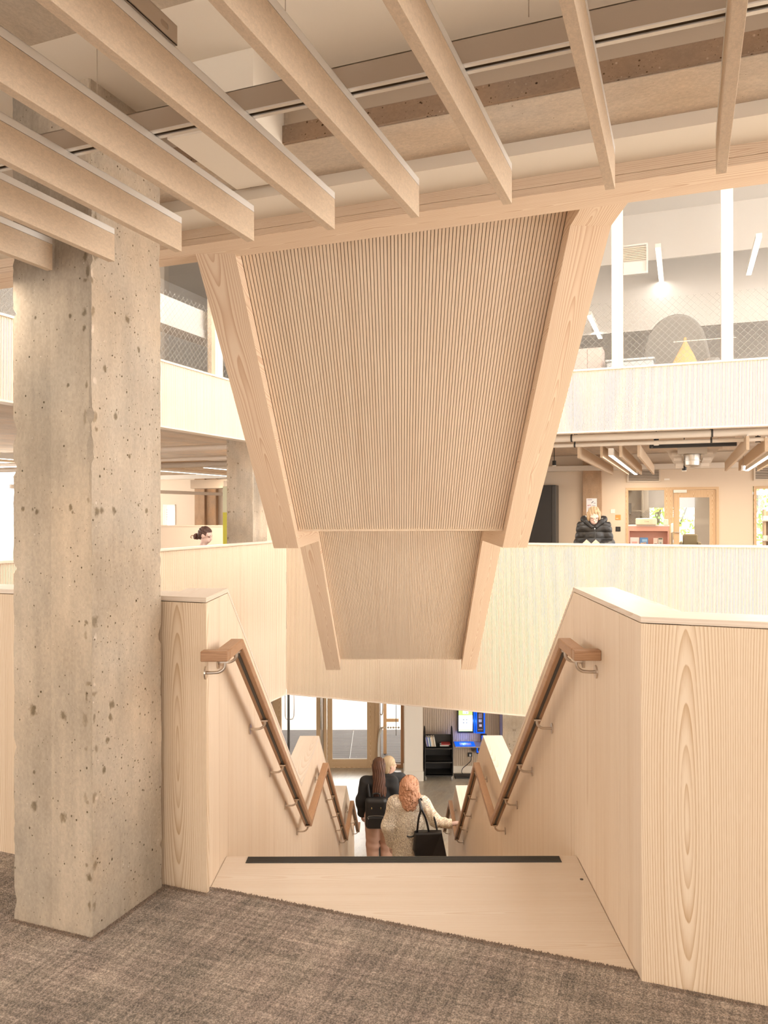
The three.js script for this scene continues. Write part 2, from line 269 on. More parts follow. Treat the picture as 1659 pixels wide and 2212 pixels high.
// --- panelled walls beside the stair, with their returns along the floor edge
const topLine = [[2.0, 1.143], [3.46, 1.143], [6.01, -0.607], [7.295, -0.607], [9.84, -2.357], [10.97, -2.357], [12.43, -3.357], [12.75, -3.357]];
const topAt = (Z) => { for (let i = 1; i < topLine.length; i++) if (Z <= topLine[i][0]) { const [a, b] = [topLine[i - 1], topLine[i]]; return lerp(a[1], b[1], (Z - a[0]) / (b[0] - a[0])); } return -3.357; };
for (const s of [-1, 1]) {
  const t = thing('stair_balustrade', s < 0 ? 'solid ash-panelled balustrade on the left of the stair, behind the near concrete column' : 'solid ash-panelled balustrade on the right of the stair, with the wide grained end panel', 'balustrade');
  const zc = (2.62 - s * 0.765 * ST) / (CT + SK * ST), zo = (2.795 - s * 0.94 * ST) / (CT + SK * ST);
  const cuts = [zc, s > 0 ? 2.74 : 3.3, 3.46, 4.0, 4.7, 5.4, 6.01, 6.7, 7.295, 8.1, 9.0, 9.84, 10.97, 12.43, 12.75].filter((z, i) => i === 0 || z > zc + 0.05);
  const lat = (a, b) => s > 0 ? [a, b] : [-b, -a];
  for (let i = 0; i + 1 < cuts.length; i++) {
    const a = cuts[i] + (i === 0 && s < 0 ? 0.012 : 0), b = cuts[i + 1] - 0.002;
    part('panel', shear(prism([[a, -4.5], [b, -4.5], [b, topAt(b)], [a, topAt(a)]], ...lat(0.765, 0.783), 'zy', { g: 'y', u: i * 0.31 + (s > 0 ? 0 : 0.7), v: i * 0.5 })), M.ash, t);
  }
  part('core', shear(prism([[zc + 0.06, -4.5], [12.75, -4.5], ...topLine.slice().reverse().filter(q => q[0] > zc), [zc + 0.06, 1.143]].map(([a, b]) => [a, b]), ...lat(0.784, 0.922), 'zy')), M.ash, t);
  part('outer_panel', shear(prism([[zo, -4.5], [12.75, -4.5], ...topLine.slice().reverse().filter(q => q[0] > zo), [zo, 1.143]], ...lat(0.923, 0.94), 'zy')), M.ash, t);
  // coping along the stair
  for (let i = 1; i + 1 < topLine.length; i++) {
    const [a, b] = [topLine[i], topLine[i + 1]];
    part('coping', shear(prism([[a[0], a[1] + 0.003], [b[0], b[1] + 0.003], [b[0], b[1] + 0.022], [a[0], a[1] + 0.022]], ...lat(0.7645, 0.942), 'zy', { g: 'z', u: i * 0.27 })), M.plank, t);
  }
  // front return along the floor edge (grid direction), mitred into the stair part
  const inn = st(s * 0.765, 0, zc), out = st(s * 0.94, 0, zo), dIn = inn.x * CT + inn.z * ST, dOut = out.x * CT + out.z * ST, dEnd = s > 0 ? 5.95 : -15;
  const R1 = (g) => g.rotateY(-T);
  const nP = s > 0 ? 4 : 12;
  for (let i = 0; i < nP; i++) {
    const w = s > 0 ? 0.62 : 0.6, a = dIn + s * i * w, b = i === nP - 1 ? dEnd : dIn + s * ((i + 1) * w - 0.002);
    part('end_panel', R1(gbox(Math.min(a, b), Math.max(a, b), -0.3, 1.1425, 2.62, 2.638, { g: 'y', u: 0.15 - 0.74 - (dIn + s * 0.135) + i * 0.07, v: 0.33 })), s > 0 ? M.cathedral : M.cathedralDown, t);
  }
  part('core', R1(gbox(Math.min(dOut, dEnd), Math.max(dOut, dEnd), -0.3, 1.1455, 2.639, 2.795)), M.ash, t);
  const c0 = st(s * 0.7645, 0, 3.46), c1 = st(s * 0.942, 0, 3.46);
  const poly = [[inn.x, inn.z], [c0.x, c0.z], [c1.x, c1.z], [out.x, out.z]];
  part('coping', prism((s > 0 ? poly : poly.slice().reverse()).map(([x, z]) => [x, -z]), 1.146, 1.165, 'xz', { g: 'z', u: 0.33 }), M.plank, t);
  const f0 = bp(dEnd, 0, 2.618), f1 = bp(dEnd, 0, 2.797), poly2 = [[inn.x, inn.z], [out.x, out.z], [f1.x, f1.z], [f0.x, f0.z]];
  part('coping', prism((s > 0 ? poly2 : poly2.slice().reverse()).map(([x, z]) => [x, -z]), 1.146, 1.165, 'xz', { g: 'x', u: 0.1 }), M.plank, t);
}

// --- handrails with steel brackets
const railLine = [[3.0305, 0.97], [3.28, 0.97], [5.79, -0.78], [7.12, -0.78], [9.71, -2.53], [10.93, -2.53], [12.4, -3.53], [12.649, -3.53]];
function offsetLine(line, dy) { // mitred offset of a polyline downwards by dy (positive = down, measured square to each run)
  return line.map((q, i) => {
    const dir = (a, b) => { const l = Math.hypot(b[0] - a[0], b[1] - a[1]); return [(b[0] - a[0]) / l, (b[1] - a[1]) / l]; };
    const a = i > 0 ? dir(line[i - 1], q) : dir(q, line[i + 1]), b = i + 1 < line.length ? dir(q, line[i + 1]) : a, n = [a[1] + b[1], -(a[0] + b[0])], l = Math.hypot(...n), m = [n[0] / l, n[1] / l], k = dy / (m[0] * a[1] - m[1] * a[0]);
    return [q[0] + m[0] * k, q[1] + m[1] * k];
  });
}
for (const s of [-1, 1]) {
  const t = thing('handrail', s < 0 ? 'brown oak handrail zigzagging down the left stair wall' : 'brown oak handrail zigzagging down the right stair wall, under the woman\'s hand', 'handrail');
  const lat = (a, b) => s > 0 ? [a, b] : [-b, -a], low = offsetLine(railLine, 0.040);
  for (let i = 0; i + 1 < railLine.length; i++) part('rail', shear(prism([railLine[i], railLine[i + 1], low[i + 1], low[i]], ...lat(0.66, 0.713), 'zy', { g: 'z', u: i * 0.05, v: i * 0.3, bevel: 0.003 })), M.oak, t);
  part('rail_return', shear(box(...lat(0.661, 0.765), 0.93, 0.97, -3.03, -2.982, { g: 'x', r: 0.004 })), M.oak, t);
  part('rail_return', shear(box(...lat(0.661, 0.765), -3.57, -3.53, -12.7, -12.65, { g: 'x', r: 0.004 })), M.oak, t);
  const lowB = offsetLine(railLine, 0.0405), lowC = offsetLine(railLine, 0.044), fl = [];
  for (let i = 0; i + 1 < railLine.length; i++) fl.push(shear(prism([lowB[i], lowB[i + 1], lowC[i + 1], lowC[i]], ...lat(0.680, 0.693), 'zy')));
  part('underside_bar', fl, M.charcoal, t);
  const yr = (Z) => { for (let i = 1; i < railLine.length; i++) if (Z <= railLine[i][0]) { const [a, b] = [railLine[i - 1], railLine[i]]; return lerp(a[1], b[1], (Z - a[0]) / (b[0] - a[0])); } return -3.53; };
  for (const Z of [3.06, 3.27, 3.95, 4.55, 5.15, 5.74, 6.15, 6.95, 7.22, 7.9, 8.5, 9.05, 9.62, 10.1, 10.8, 11.1, 11.7, 12.3]) {
    const y1 = yr(Z) - 0.045, y0 = y1 - 0.052, x = 0.6865 * s, w = 0.765 * s;
    const b = part('bracket', shear(tube([[w, y0, -Z], [w - s * 0.028, y0, -Z], [w - s * 0.058, y0 + 0.004, -Z], [x + s * 0.003, y0 + 0.019, -Z], [x, y0 + 0.036, -Z], [x, y1 - 0.008, -Z]], 0.0065, 18, 8)), M.steel, t);
    part('wall_plate', shear(cyl(0.026, 0.006, w - s * 0.003, y0, -Z, 'x', 20)), M.steel, b); part('rail_plate', shear(box(x - 0.016, x + 0.016, y1 - 0.01, y1 - 0.002, -Z - 0.02, -Z + 0.02)), M.steel, b);
  }
}

// --- upper stair seen from below: stringers, slatted soffits, treads
{
  const t = thing('staircase', 'large ash stair flight overhead with a finely slatted soffit and broad larch stringers', 'stairs');
  for (const s of [-1, 1]) {
    const ze = s > 0 ? 3.03 : 3.54, yl = (Z) => Math.min(2.76, 1.235 + (5.76 - Z) * 0.66), zk = s > 0 ? 3.45 : 3.54;
    const lowl = [[9.75, -0.467], [7.18, 1.235], [5.76, 1.235], [zk, yl(zk)], [ze, yl(ze)]], up = [[9.75, 0.35], [7.0, 2.13], [5.9, 2.13], [zk, 2.13 + (5.9 - zk) * 0.66], [ze, 2.13 + (5.9 - ze) * 0.66]];
    const lat = s > 0 ? [0.752, 0.932] : [-0.932, -0.752];
    const runs = s > 0 ? [[0, 1], [1, 2], [2, 3], [3, 4]] : [[0, 1], [1, 2], [2, 3]];
    for (const [a, b] of runs) part('stringer', shear(prism([lowl[a], lowl[b], up[b], up[a]], ...lat, 'zy', { g: 'z', u: s > 0 ? 0.088 : 0.172, v: s > 0 ? 0.4 + a : 1.3 + a })), M.larch, t);
    const bl = s > 0 ? [0.80, 0.88] : [-0.88, -0.80];
    for (const [a, b] of runs) part('balustrade_panel', shear(prism([up[a], up[b], [up[b][0], up[b][1] + 0.62], [up[a][0], up[a][1] + 0.62]], ...bl, 'zy', { g: 'y' })), M.ash, t);
  }
  const soffit = (z0, y0, z1, y1, name) => { // slats run up the slope, from the far low end to the near high end
    const len = Math.hypot(z0 - z1, y1 - y0), a = Math.atan2(y1 - y0, z0 - z1);
    const place = (g) => { g.rotateX(Math.PI / 2); g.rotateX(-a + 0); g.translate(0, y0, -z0); return shear(g); };
    const cut = z1 < 5 ? (x) => Math.min(len, (z0 - (3.14 - (x - 0.75) * ST) / (CT + SK * ST)) / Math.cos(a)) : null;
    const g = slats(1.5, len, 0.0168, 0.0034, 0.014, cut); g.translate(-0.75, 0, 0);
    part(name, place(g), M.slat, t).userData.kind = 'stuff';
    const b = cut ? prism([[-0.75, 0], [0.75, 0], [0.75, cut(1.5)], [-0.75, cut(0)]], -0.04, -0.0142, 'xy') : box(-0.75, 0.75, 0, len, -0.04, -0.0142); part('soffit_backing', place(b), M.slotWood, t);
  };
  soffit(9.75, -0.34, 7.18, 1.36, 'slatted_soffit'); soffit(5.76, 1.36, 3.1, 1.36 + 2.66 * 0.66, 'slatted_soffit');
  part('landing_soffit', shear(box(-0.75, 0.75, 1.36, 1.40, -7.2, -5.74, { g: 'z' })), M.ash, t);
  part('foot_soffit', shear(box(-0.75, 0.75, -0.34, -0.32, -10.9, -9.74, { g: 'z' })), M.ash, t);
  for (let i = 0; i < 10; i++) { const Z = 9.72 - i * 0.265; part('tread', shear(box(-0.75, 0.75, (i + 1) * RI - 0.04, (i + 1) * RI, -Z, -Z + 0.28, { g: 'x' })), M.plank, t); }
  part('landing', shear(box(-0.75, 0.75, 1.71, 1.75, -7.1, -5.72, { g: 'x' })), M.plank, t);
  for (let i = 0; i < 7; i++) { const Z = 5.72 - i * 0.265; part('tread', shear(box(-0.75, 0.75, 1.75 + (i + 1) * RI - 0.04, 1.75 + (i + 1) * RI, -Z, -Z + 0.28, { g: 'x' })), M.plank, t); }
}

// --- concrete columns
function column(name, label, d0, d1, p0, p1, y0, y1, texA, texB, seed, rough = 0.012) {
  // subdivided shaft with worn, chipped arrises
  const R = rng(seed), nx = 10, ny = Math.round((y1 - y0) / 0.02), pos = [], uvs = [], idx = [], w = d1 - d0, dp = p1 - p0;
  const prof = []; const per = [[0, 0, 1, 0], [w, 0, 0, -1], [w, -dp, -1, 0], [0, -dp, 0, 1]];
  const chips = []; for (let c = 0; c < 4; c++) { const a = []; for (let k = 0; k < 40; k++) a.push([y0 + R() * (y1 - y0), 0.004 + 0.045 * Math.pow(R(), 2.6), 0.003 + rough * Math.pow(R(), 3)]); chips.push(a); }
  const chip = (c, y) => { let m = 0.002 + 0.004 * vnoise(y * 26, c, seed) + 0.0025 * vnoise(y * 110, c, seed + 1); for (const [cy, r, a] of chips[c]) { const q = Math.abs(y - cy) / r; if (q < 1) m = Math.max(m, a * (1 - q * q)); } return m; };
  const geos = [[], []];
  const group = grid(name, label, 'column', d0, y0, p0);
  for (let f = 0; f < 4; f++) {
    const a = per[f], b = per[(f + 1) % 4], L = Math.hypot(b[0] - a[0], b[1] - a[1]), P = [], U = [], I = [];
    for (let j = 0; j <= ny; j++) { const y = (y1 - y0) * j / ny, ca = chip(f, y0 + y), cb = chip((f + 1) % 4, y0 + y);
      for (let i = 0; i <= nx; i++) { const tt = i / nx, sIn = lerp(ca, L - cb, tt), ins = 0.0016 * (vnoise(sIn * 30 + f * 9, (y0 + y) * 22, seed + 4) - 0.5); const ux = (b[0] - a[0]) / L, uz = (b[1] - a[1]) / L; P.push(a[0] + ux * sIn + uz * ins, y, a[1] + uz * sIn - ux * ins); U.push(sIn, y); } }
    // chamfer strip to the next face
    for (let j = 0; j < ny; j++) for (let i = 0; i < nx; i++) { const k = j * (nx + 1) + i; I.push(k, k + 1, k + nx + 2, k, k + nx + 2, k + nx + 1); }
    const base = P.length / 3, c = per[(f + 2) % 4], nl = Math.hypot(c[0] - b[0], c[1] - b[1]), vx = (c[0] - b[0]) / nl, vz = (c[1] - b[1]) / nl;
    for (let j = 0; j <= ny; j++) { const k = j * (nx + 1) + nx, y = (y1 - y0) * j / ny, cb = chip((f + 1) % 4, y0 + y); P.push(P[k * 3], y, P[k * 3 + 2], b[0] + vx * cb, y, b[1] + vz * cb); U.push(L - cb, y, L - cb + 0.012, y); }
    for (let j = 0; j < ny; j++) { const k = base + j * 2; I.push(k, k + 1, k + 3, k, k + 3, k + 2); }
    const g = new THREE.BufferGeometry(); g.setAttribute('position', new THREE.Float32BufferAttribute(P, 3)); g.setAttribute('uv', new THREE.Float32BufferAttribute(U, 2)); g.setIndex(I); g.computeVertexNormals();
    geos[f % 2].push(uvSafe(g));
  }
  part('shaft_face', geos[0], texA, group); part('shaft_face', geos[1], texB, group); return group;
}
// spots: [x m, y m, rx, ry, strength], read off the photograph
const spotA = [], spotB = [];
for (const [x, y, r] of [[45, 1105, 6], [78, 1112, 5], [155, 1103, 5], [160, 1113, 4], [68, 1544, 10], [138, 1548, 9], [70, 1752, 10], [136, 1768, 9], [70, 1680, 4], [150, 842, 4], [76, 690, 3], [155, 693, 4], [115, 1103, 3], [68, 1106, 3], [195, 1885, 7]]) { const Z = 2.82; spotA.push([(x - 20) / 180 * 0.36, 0.012 + 1.5 + (1106 - y) / 1690 * Z + 0, r / 1690 * Z * 1.2, r / 1690 * Z * 1.5, 0.24]); }
for (const [x, y, r] of [[275, 687, 7], [228, 808, 6], [250, 902, 7], [211, 936, 5], [222, 1102, 6], [246, 1102, 6], [317, 1102, 5], [279, 984, 4], [300, 747, 5], [331, 762, 3], [240, 1510, 8], [238, 1536, 7], [232, 1580, 6], [225, 1640, 6], [212, 1105, 8]]) { const Z = 2.93; spotB.push([(x - 200) / 153 * 0.4, 1.5 + (1106 - y) / 1690 * Z, r / 1690 * Z * 1.2, r / 1690 * Z * 1.5, 0.24]); }
for (let k = 0, R = rng(64); k < 26; k++) { const y = R() * 3; spotA.push([0.352 - R() * 0.02, y, 0.006 + 0.01 * R(), 0.008 + 0.02 * R(), 0.10 + 0.12 * R()]); spotB.push([0.008 + R() * 0.02, y + 0.03 * (R() - 0.5), 0.006 + 0.012 * R(), 0.008 + 0.02 * R(), (R() < 0.4 ? -0.12 : 0.16)]); }
const colA = concreteTex({ w: 512, h: 2048, m: 0.5, mh: 3.1, seed: 101, base: [0.705, 0.645, 0.57], tone: 0.24, pores: 700, spots: spotA, board: 0.09, warm: 0.012 });
const colB = concreteTex({ w: 512, h: 2048, m: 0.5, mh: 3.1, seed: 202, base: [0.705, 0.645, 0.57], tone: 0.22, pores: 1900, spots: spotB, board: 0.11, warm: 0.02 });
const colMat = (t) => std({ map: t, roughness: 0.9, bumpMap: t, bumpScale: 0.009 });
const mcA = colMat(colA), mcB = colMat(colB);
column('concrete_column', 'tall weathered concrete column standing on the carpet in the foreground', -2.31, -1.95, 2.2, 2.6, 0.0, 3.03, mcA, mcB, 7, 0.022);
column('concrete_column', 'pale concrete column behind the left balcony, right of the seated woman', -6.37, -5.92, 10.05, 10.47, 0, 2.85, mcB, mcA, 19, 0.01);

// --- ceiling baffles, their hanging rail and lamps between them
{
  const DB = [-2.102, -1.83, -1.557, -1.284, -1.003, -0.733, -0.46, -0.183, 0.09], ord = ['first', 'second', 'third', 'fourth', 'fifth', 'sixth', 'seventh', 'eighth', 'last'];
  DB.forEach((d, i) => {
    const t = grid('ceiling_baffle', `beige felt ceiling baffle, ${ord[i]} from the left in the foreground row`, 'baffle', d, 2.36, 2.17, 'felt baffles over the foreground');
    part('felt_board', box(-0.0125, 0.0125, 0, 0.0915, 0, 5.6, { g: 'z', r: 0.0012, u: i * 0.13, v: i * 0.4 }), M.felt, t);
    part('carrier_rail', [box(-0.0128, -0.0115, 0.092, 0.112, 0.001, 5.6), box(0.0115, 0.0128, 0.092, 0.112, 0.001, 5.6), box(-0.0128, 0.0128, 0.111, 0.1125, 0.001, 5.6)], M.alu, t, 'thin pale aluminium strip on top');
  });
  for (const [d, lab] of [[-2.375, 'slim linear ceiling lamp at the left edge, before the concrete column'], [0.363, 'slim linear ceiling lamp at the right edge beside the last baffle'], [3.1, 'slim linear ceiling lamp farther right, out of the picture'], [-5.11, 'slim linear ceiling lamp farther left, out of the picture']]) {
    const t = grid('ceiling_lamp', lab, 'lamp', d, 2.36, 2.17); lampBar(t, 5.6, 0.05, 0.09, 36, 0, 0, 2.8);
  }
  const c = grid('ceiling_channel', 'long brown steel channel across the tops of the foreground baffles', 'metal channel', -4, 2.4735, 1.655);
  part('web', [box(0, 7, 0.003, 0.058, -0.002, 0.0), box(0, 7, 0.003, 0.058, -0.04, -0.038), box(0, 7, 0.056, 0.058, -0.04, 0)], M.galv, c);
  part('lip', [box(0, 7, 0, 0.004, -0.013, 0.0, { r: 0.001 }), box(0, 7, 0, 0.004, -0.04, -0.027, { r: 0.001 })], M.alu, c);
  const u = grid('slotted_channel', 'short slotted steel channel lying above a baffle at the top left', 'metal channel', -0.985, 2.4735, 1.37);
  // slotted web as a real perforated plate
  const sh = new THREE.Shape([[0, 0], [1.4, 0], [1.4, 0.041], [0, 0.041]].map(q => new THREE.Vector2(...q)));
  for (let k = 0; k < 11; k++) { const x = 0.035 + k * 0.115, L = k % 2 ? 0.05 : 0.014, h = new THREE.Path(); h.absarc(x, 0.0205, 0.0065, Math.PI / 2, 1.5 * Math.PI); h.absarc(x + L, 0.0205, 0.0065, -Math.PI / 2, Math.PI / 2); sh.holes.push(h); }
  const pl = uvSafe(new THREE.ExtrudeGeometry(sh, { depth: 0.0025, bevelEnabled: false })); pl.rotateY(-Math.PI / 2); part('web', pl, M.galv, u);
  part('flange', [box(-0.026, 0, 0, 0.0025, 0, 1.4), box(-0.026, 0, 0.0385, 0.041, 0, 1.4)], M.galv, u);
  for (const [d, p, nth] of [[-2.9, 1.62, 'first'], [-1.95, 1.62, 'second'], [-1.42, 1.62, 'third'], [-0.87, 1.62, 'fourth'], [-0.3, 1.62, 'fifth'], [0.2, 1.62, 'last']]) single('hanger_wire', cyl(0.0012, 0.50, 0, 0.25, 0, 'y', 5), M.galv, `thin steel wire holding up the ceiling channel, ${nth} from the left`, 'wire', bp(d, 2.53, p + 0.01), 0, 'hanger wires of the ceiling channel');
}

// =====================================================================
// ATRIUM: slatted balustrades, upper glazing, roof
// =====================================================================
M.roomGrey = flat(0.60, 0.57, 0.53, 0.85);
const PF = 10.62, DL = -5.68;
function slatBand(name, label, cat, axis, from, to, y0, y1, cap) {
  // axis 'd': runs along d at p = PF facing the camera; axis 'p': runs along p at d = DL facing right
  const L = to - from, t = axis === 'd' ? grid(name, label, cat, from, y0, PF) : thing(name, label, cat, bp(DL, y0, from), -T + Math.PI / 2);
  const g = slats(L, y1 - y0 - 0.024, 0.0178, 0.0052, 0.012); g.translate(0, 0.012, 0);
  part('slats', g, M.slat, t).userData.kind = 'stuff';
  part('backing', box(0, L, 0.012, y1 - y0 - 0.012, -0.10, -0.0122, { g: 'y' }), M.slotWood, t);
  part('capping', box(0, L, y1 - y0 - 0.012, y1 - y0 + 0.014, -cap, 0.012, { g: 'x', r: 0.003 }), M.plank, t);
  part('bottom_trim', box(0, L, -0.006, 0.012, -0.14, 0.006, { g: 'x' }), M.plank, t);
  return t;
}
slatBand('slatted_balustrade', 'long pale slatted balustrade across the void, before the woman in the black jacket', 'balustrade', 'd', DL, 5.97, -1.28, 1.06, 0.12);
slatBand('slatted_balustrade', 'slatted balustrade along the left of the void, before the seated woman', 'balustrade', 'p', 2.8, PF, -1.28, 1.06, 0.12);
slatBand('slatted_fascia', 'pale slatted band under the upper windows on the right', 'fascia', 'd', DL, 5.97, 2.55, 3.37, 0.10);
slatBand('slatted_fascia', 'pale slatted band under the upper windows on the left', 'fascia', 'p', 3.14, PF, 2.50, 3.27, 0.10);

// floors and ceilings around the void
M.carpetFar = M.carpetPlain;
structG('floor', [gbox(-15.5, 6, -0.3, 0, PF + 0.1, 19.5), gbox(-15.5, DL - 0.1, -0.3, 0, 2.79, PF + 0.1)], M.carpetFar, 'carpeted floor behind the balconies', 'floor');
structG('ceiling', [gbox(DL - 0.0, 6, -1.27, -0.3, PF + 0.14, 17.2), gbox(-15.5, DL - 0.14, -1.27, -0.3, 2.79, 17.2)], M.white, 'white ceiling over the ground floor hall', 'ceiling');
structG('ceiling', [gbox(-15.5, 6, 2.86, 3.36, PF + 0.14, 23.4), gbox(-15.5, DL - 0.14, 2.86, 3.25, 3.13, PF + 0.14)], M.slab, 'concrete ceiling over the library floor behind the balconies', 'ceiling');
structG('wall_back', [
  gbox(-15.5, -14.56, 0, 2.9, 19.5, 19.7), gbox(-14.56, -14.12, 0, 0.95, 19.5, 19.7), gbox(-14.56, -14.12, 1.74, 2.9, 19.5, 19.7), gbox(-14.12, -1.30, 0, 2.9, 19.5, 19.7),
  gbox(-1.30, 0.74, 2.06, 2.9, 19.5, 19.7), gbox(0.74, 1.45, 0, 2.9, 19.5, 19.7), gbox(1.45, 3.2, 2.06, 2.9, 19.5, 19.7), gbox(3.2, 6, 0, 2.9, 19.5, 19.7)], M.wallPaint, 'beige back wall of the library floor', 'wall');
// shell
{ const Lw = []; for (const [a, b] of [[-4.5, 0.25], [2.75, 10.5]]) Lw.push(gbox(-15.7, -15.5, a, b, -4, 26)); for (let p = -4; p < 26; p += 3.2) Lw.push(gbox(-15.7, -15.5, -4.5, 10.5, p, p + 0.4)); structG('wall_left', Lw, M.wallPaint, 'far left outer wall with unseen window openings added for fill daylight', 'wall'); }  // openings added so daylight brightens the library floor
// right outer wall and the wall behind the photographer: unseen window openings added to let fill daylight in
{
  const R = [], F = [], lv = [[-4.5, -3.9], [-1.5, 0.25], [2.75, 3.9], [6.3, 10.5]];
  for (const [a, b] of lv) { R.push(gbox(6, 6.2, a, b, -4, 3.1), gbox(6, 6.2, a, b, 10.7, 23.6)); F.push(gbox(-15.5, 6, a, b, -4.2, -4)); }
  R.push(gbox(6, 6.2, -0.25, 0.05, 3.1, 10.7), gbox(6, 6.2, -4.5, -4.35, 3.1, 10.7), gbox(6, 6.2, 9.8, 10.5, 3.1, 10.7));
  for (let p = -4; p < 23.6; p += 3.2) R.push(gbox(6, 6.2, -4.5, 10.5, p, p + (p < 3 ? 1.9 : 0.35)));
  for (let d = -15.5; d < 6; d += 3.2) F.push(gbox(d, d + 2.0, -4.5, 10.5, -4.2, -4));
  structG('wall_right', R, M.wallPaint, 'right outer wall with tall unseen window openings shaped to let fill daylight in', 'wall');
  structG('wall_front', F, M.wallPaint, 'wall behind the photographer with tall unseen window openings added for fill daylight', 'wall');
}
// upper floor rooms behind the glazing
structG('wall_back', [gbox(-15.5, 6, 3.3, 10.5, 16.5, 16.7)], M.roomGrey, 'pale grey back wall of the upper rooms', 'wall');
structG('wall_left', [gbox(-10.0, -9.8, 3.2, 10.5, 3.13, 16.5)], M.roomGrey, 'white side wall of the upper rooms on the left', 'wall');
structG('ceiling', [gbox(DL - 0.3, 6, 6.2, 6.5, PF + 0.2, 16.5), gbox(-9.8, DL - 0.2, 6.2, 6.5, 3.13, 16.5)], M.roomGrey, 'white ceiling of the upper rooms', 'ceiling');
structG('ceiling', [gbox(-15.5, DL, 10.5, 10.8, -4, 16.7), gbox(DL, 6, 10.5, 10.8, -4, 3.0), gbox(DL, 6, 10.5, 10.8, PF, 16.7)], M.white, 'roof around the open rooflight of the atrium', 'ceiling');
structG('wall_front', [gbox(-15.5, 6, 3.5, 10.5, 2.6, 2.8)], M.white, 'white wall of the upper floor above the timber beam', 'wall');
structG('wall_left', [gbox(DL - 0.1, DL, 6.1, 10.5, 3.13, PF), gbox(DL, 6, 6.1, 10.5, PF, PF + 0.1)], M.white, 'white upper walls of the atrium over the glazing', 'wall');
structG('floor', [gbox(-15.7, 9, -4.7, -4.5, -4.2, 26)], M.ground, 'polished pale concrete floor of the entrance hall', 'floor');

// glazing: posts, panes with a printed diamond lattice
M.lattice = flat(0.30, 0.28, 0.25, 0.6);
function lattice(w, h, pitch, lw, y0, y1) { // crossing bars clipped to the pane, one joined part
  const gs = [], k = pitch * Math.SQRT2;
  for (const sgn of [-1, 1]) for (let c = -h; c < w + h; c += k) { // line x = c + sgn*(y)
    let ya = y0, yb = y1, xa = c + sgn * (sgn > 0 ? ya : ya), xb = c + sgn * yb; const cl = (x) => sgn > 0 ? x - c : c - x;
    if (sgn > 0) { if (xa < 0) ya = -c; if (xb > w) yb = w - c; } else { if (xa > w) ya = c - w; if (xb < 0) yb = c; }
    ya = Math.max(ya, y0); yb = Math.min(yb, y1); if (yb - ya < 0.02) continue; xa = c + sgn * ya; xb = c + sgn * yb;
    const L = Math.hypot(xb - xa, yb - ya), g = new THREE.PlaneGeometry(L, lw); g.rotateZ(Math.atan2(yb - ya, xb - xa)); g.translate((xa + xb) / 2, (ya + yb) / 2, 0); gs.push(uvSafe(g));
  }
  return mergeGeometries(gs);
}
function glazing(n, label, axis, edges, y0, y1, latTo) {
  const t = axis === 'd' ? grid('window_' + n, label, 'window', 0, y0, PF + 0.05) : thing('window_' + n, label, 'window', bp(DL - 0.05, y0, 0), -T + Math.PI / 2);
  t.userData.kind = 'structure';
  const q = (x) => axis === 'd' ? x : x;
  edges.forEach(([a, b], i) => {
    part('post', box(q(a), q(b), 0, y1 - y0, -0.07, 0.05, { g: 'y', r: 0.003, u: i * 0.2 }), M.ash, t);
    if (i + 1 < edges.length) {
      const c = edges[i + 1][0]; const pn = part('pane', box(b, c, 0.02, y1 - y0, -0.012, -0.008), M.pane, t);
      const lg = lattice(c - b - 0.02, latTo, 0.062, 0.0035, 0.0, latTo); lg.translate(b + 0.01, 0.03, -0.006); part('diamond_print', lg, M.lattice, pn).userData.kind = 'stuff';
      part('bead', [box(b, c, 0.0, 0.022, -0.03, 0.01)], M.ash, t);
    }
  });
  return t;
}
glazing(1, 'tall upper window wall on the right above the slatted band, with diamond print', 'd', [[-3.58, -3.44], [-2.23, -2.09], [-0.883, -0.744], [0.435, 0.573], [1.75, 1.89], [3.07, 3.21]], 3.37, 6.2, 0.85);
glazing(2, 'upper window wall on the left above the slatted band, with diamond print', 'p', [[3.2, 3.34], [4.5, 4.64], [5.85, 5.99], [7.25, 7.39], [8.70, 8.88], [10.3, 10.44]], 3.27, 6.2, 0.85);

// =====================================================================
// GROUND FLOOR HALL (y = -4.5), seen under the far balustrade
// =====================================================================
const GY = -4.5, ZD = 18.4;
M.oakFrame = std({ map: TX.cathedral, roughness: 0.5, color: new THREE.Color().setRGB(0.85, 0.74, 0.60) });
M.redFrame = std({ map: TX.cathedral, roughness: 0.5, color: new THREE.Color().setRGB(0.85, 0.59, 0.43) });
const zb = (x0, x1, y0, y1, Z0, Z1, o) => box(x0, x1, y0, y1, -Z1, -Z0, o);
struct('wall_front', [zb(-12, -2.62, GY, -1.27, ZD, ZD + 0.2), zb(-2.62, 0.48, -1.9, -1.27, ZD, ZD + 0.2), zb(3.3, 9, GY, -1.27, ZD, ZD + 0.2)], M.wallPaint, 'beige wall around the entrance doors', 'wall');
{ // entrance door leaf
  const t = thing('door_1', 'glazed oak entrance door leaf in the middle of the doorway', 'door', [-1.345, GY, -ZD]); t.userData.kind = 'structure';
  const w = 1.12, h = 2.25; // local x from 0 to w
  part('stile', zb(0, 0.12, 0, h, -0.05, 0, { g: 'y', r: 0.003 }), M.oakFrame, t); part('stile', zb(0.935, w, 0, h, -0.05, 0, { g: 'y', r: 0.003, u: 0.2 }), M.oakFrame, t);
  part('bottom_rail', zb(0.12, 0.935, 0.0, 0.2, -0.05, 0, { g: 'x' }), M.oakFrame, t); part('top_rail', zb(0.12, 0.935, h - 0.12, h, -0.05, 0, { g: 'x' }), M.oakFrame, t);
  part('pane', zb(0.12, 0.935, 0.2, h - 0.12, -0.03, -0.022), M.pane, t); part('white_bead', zb(0.12, 0.935, 0.2, 0.215, -0.052, -0.03), M.white, t);
}
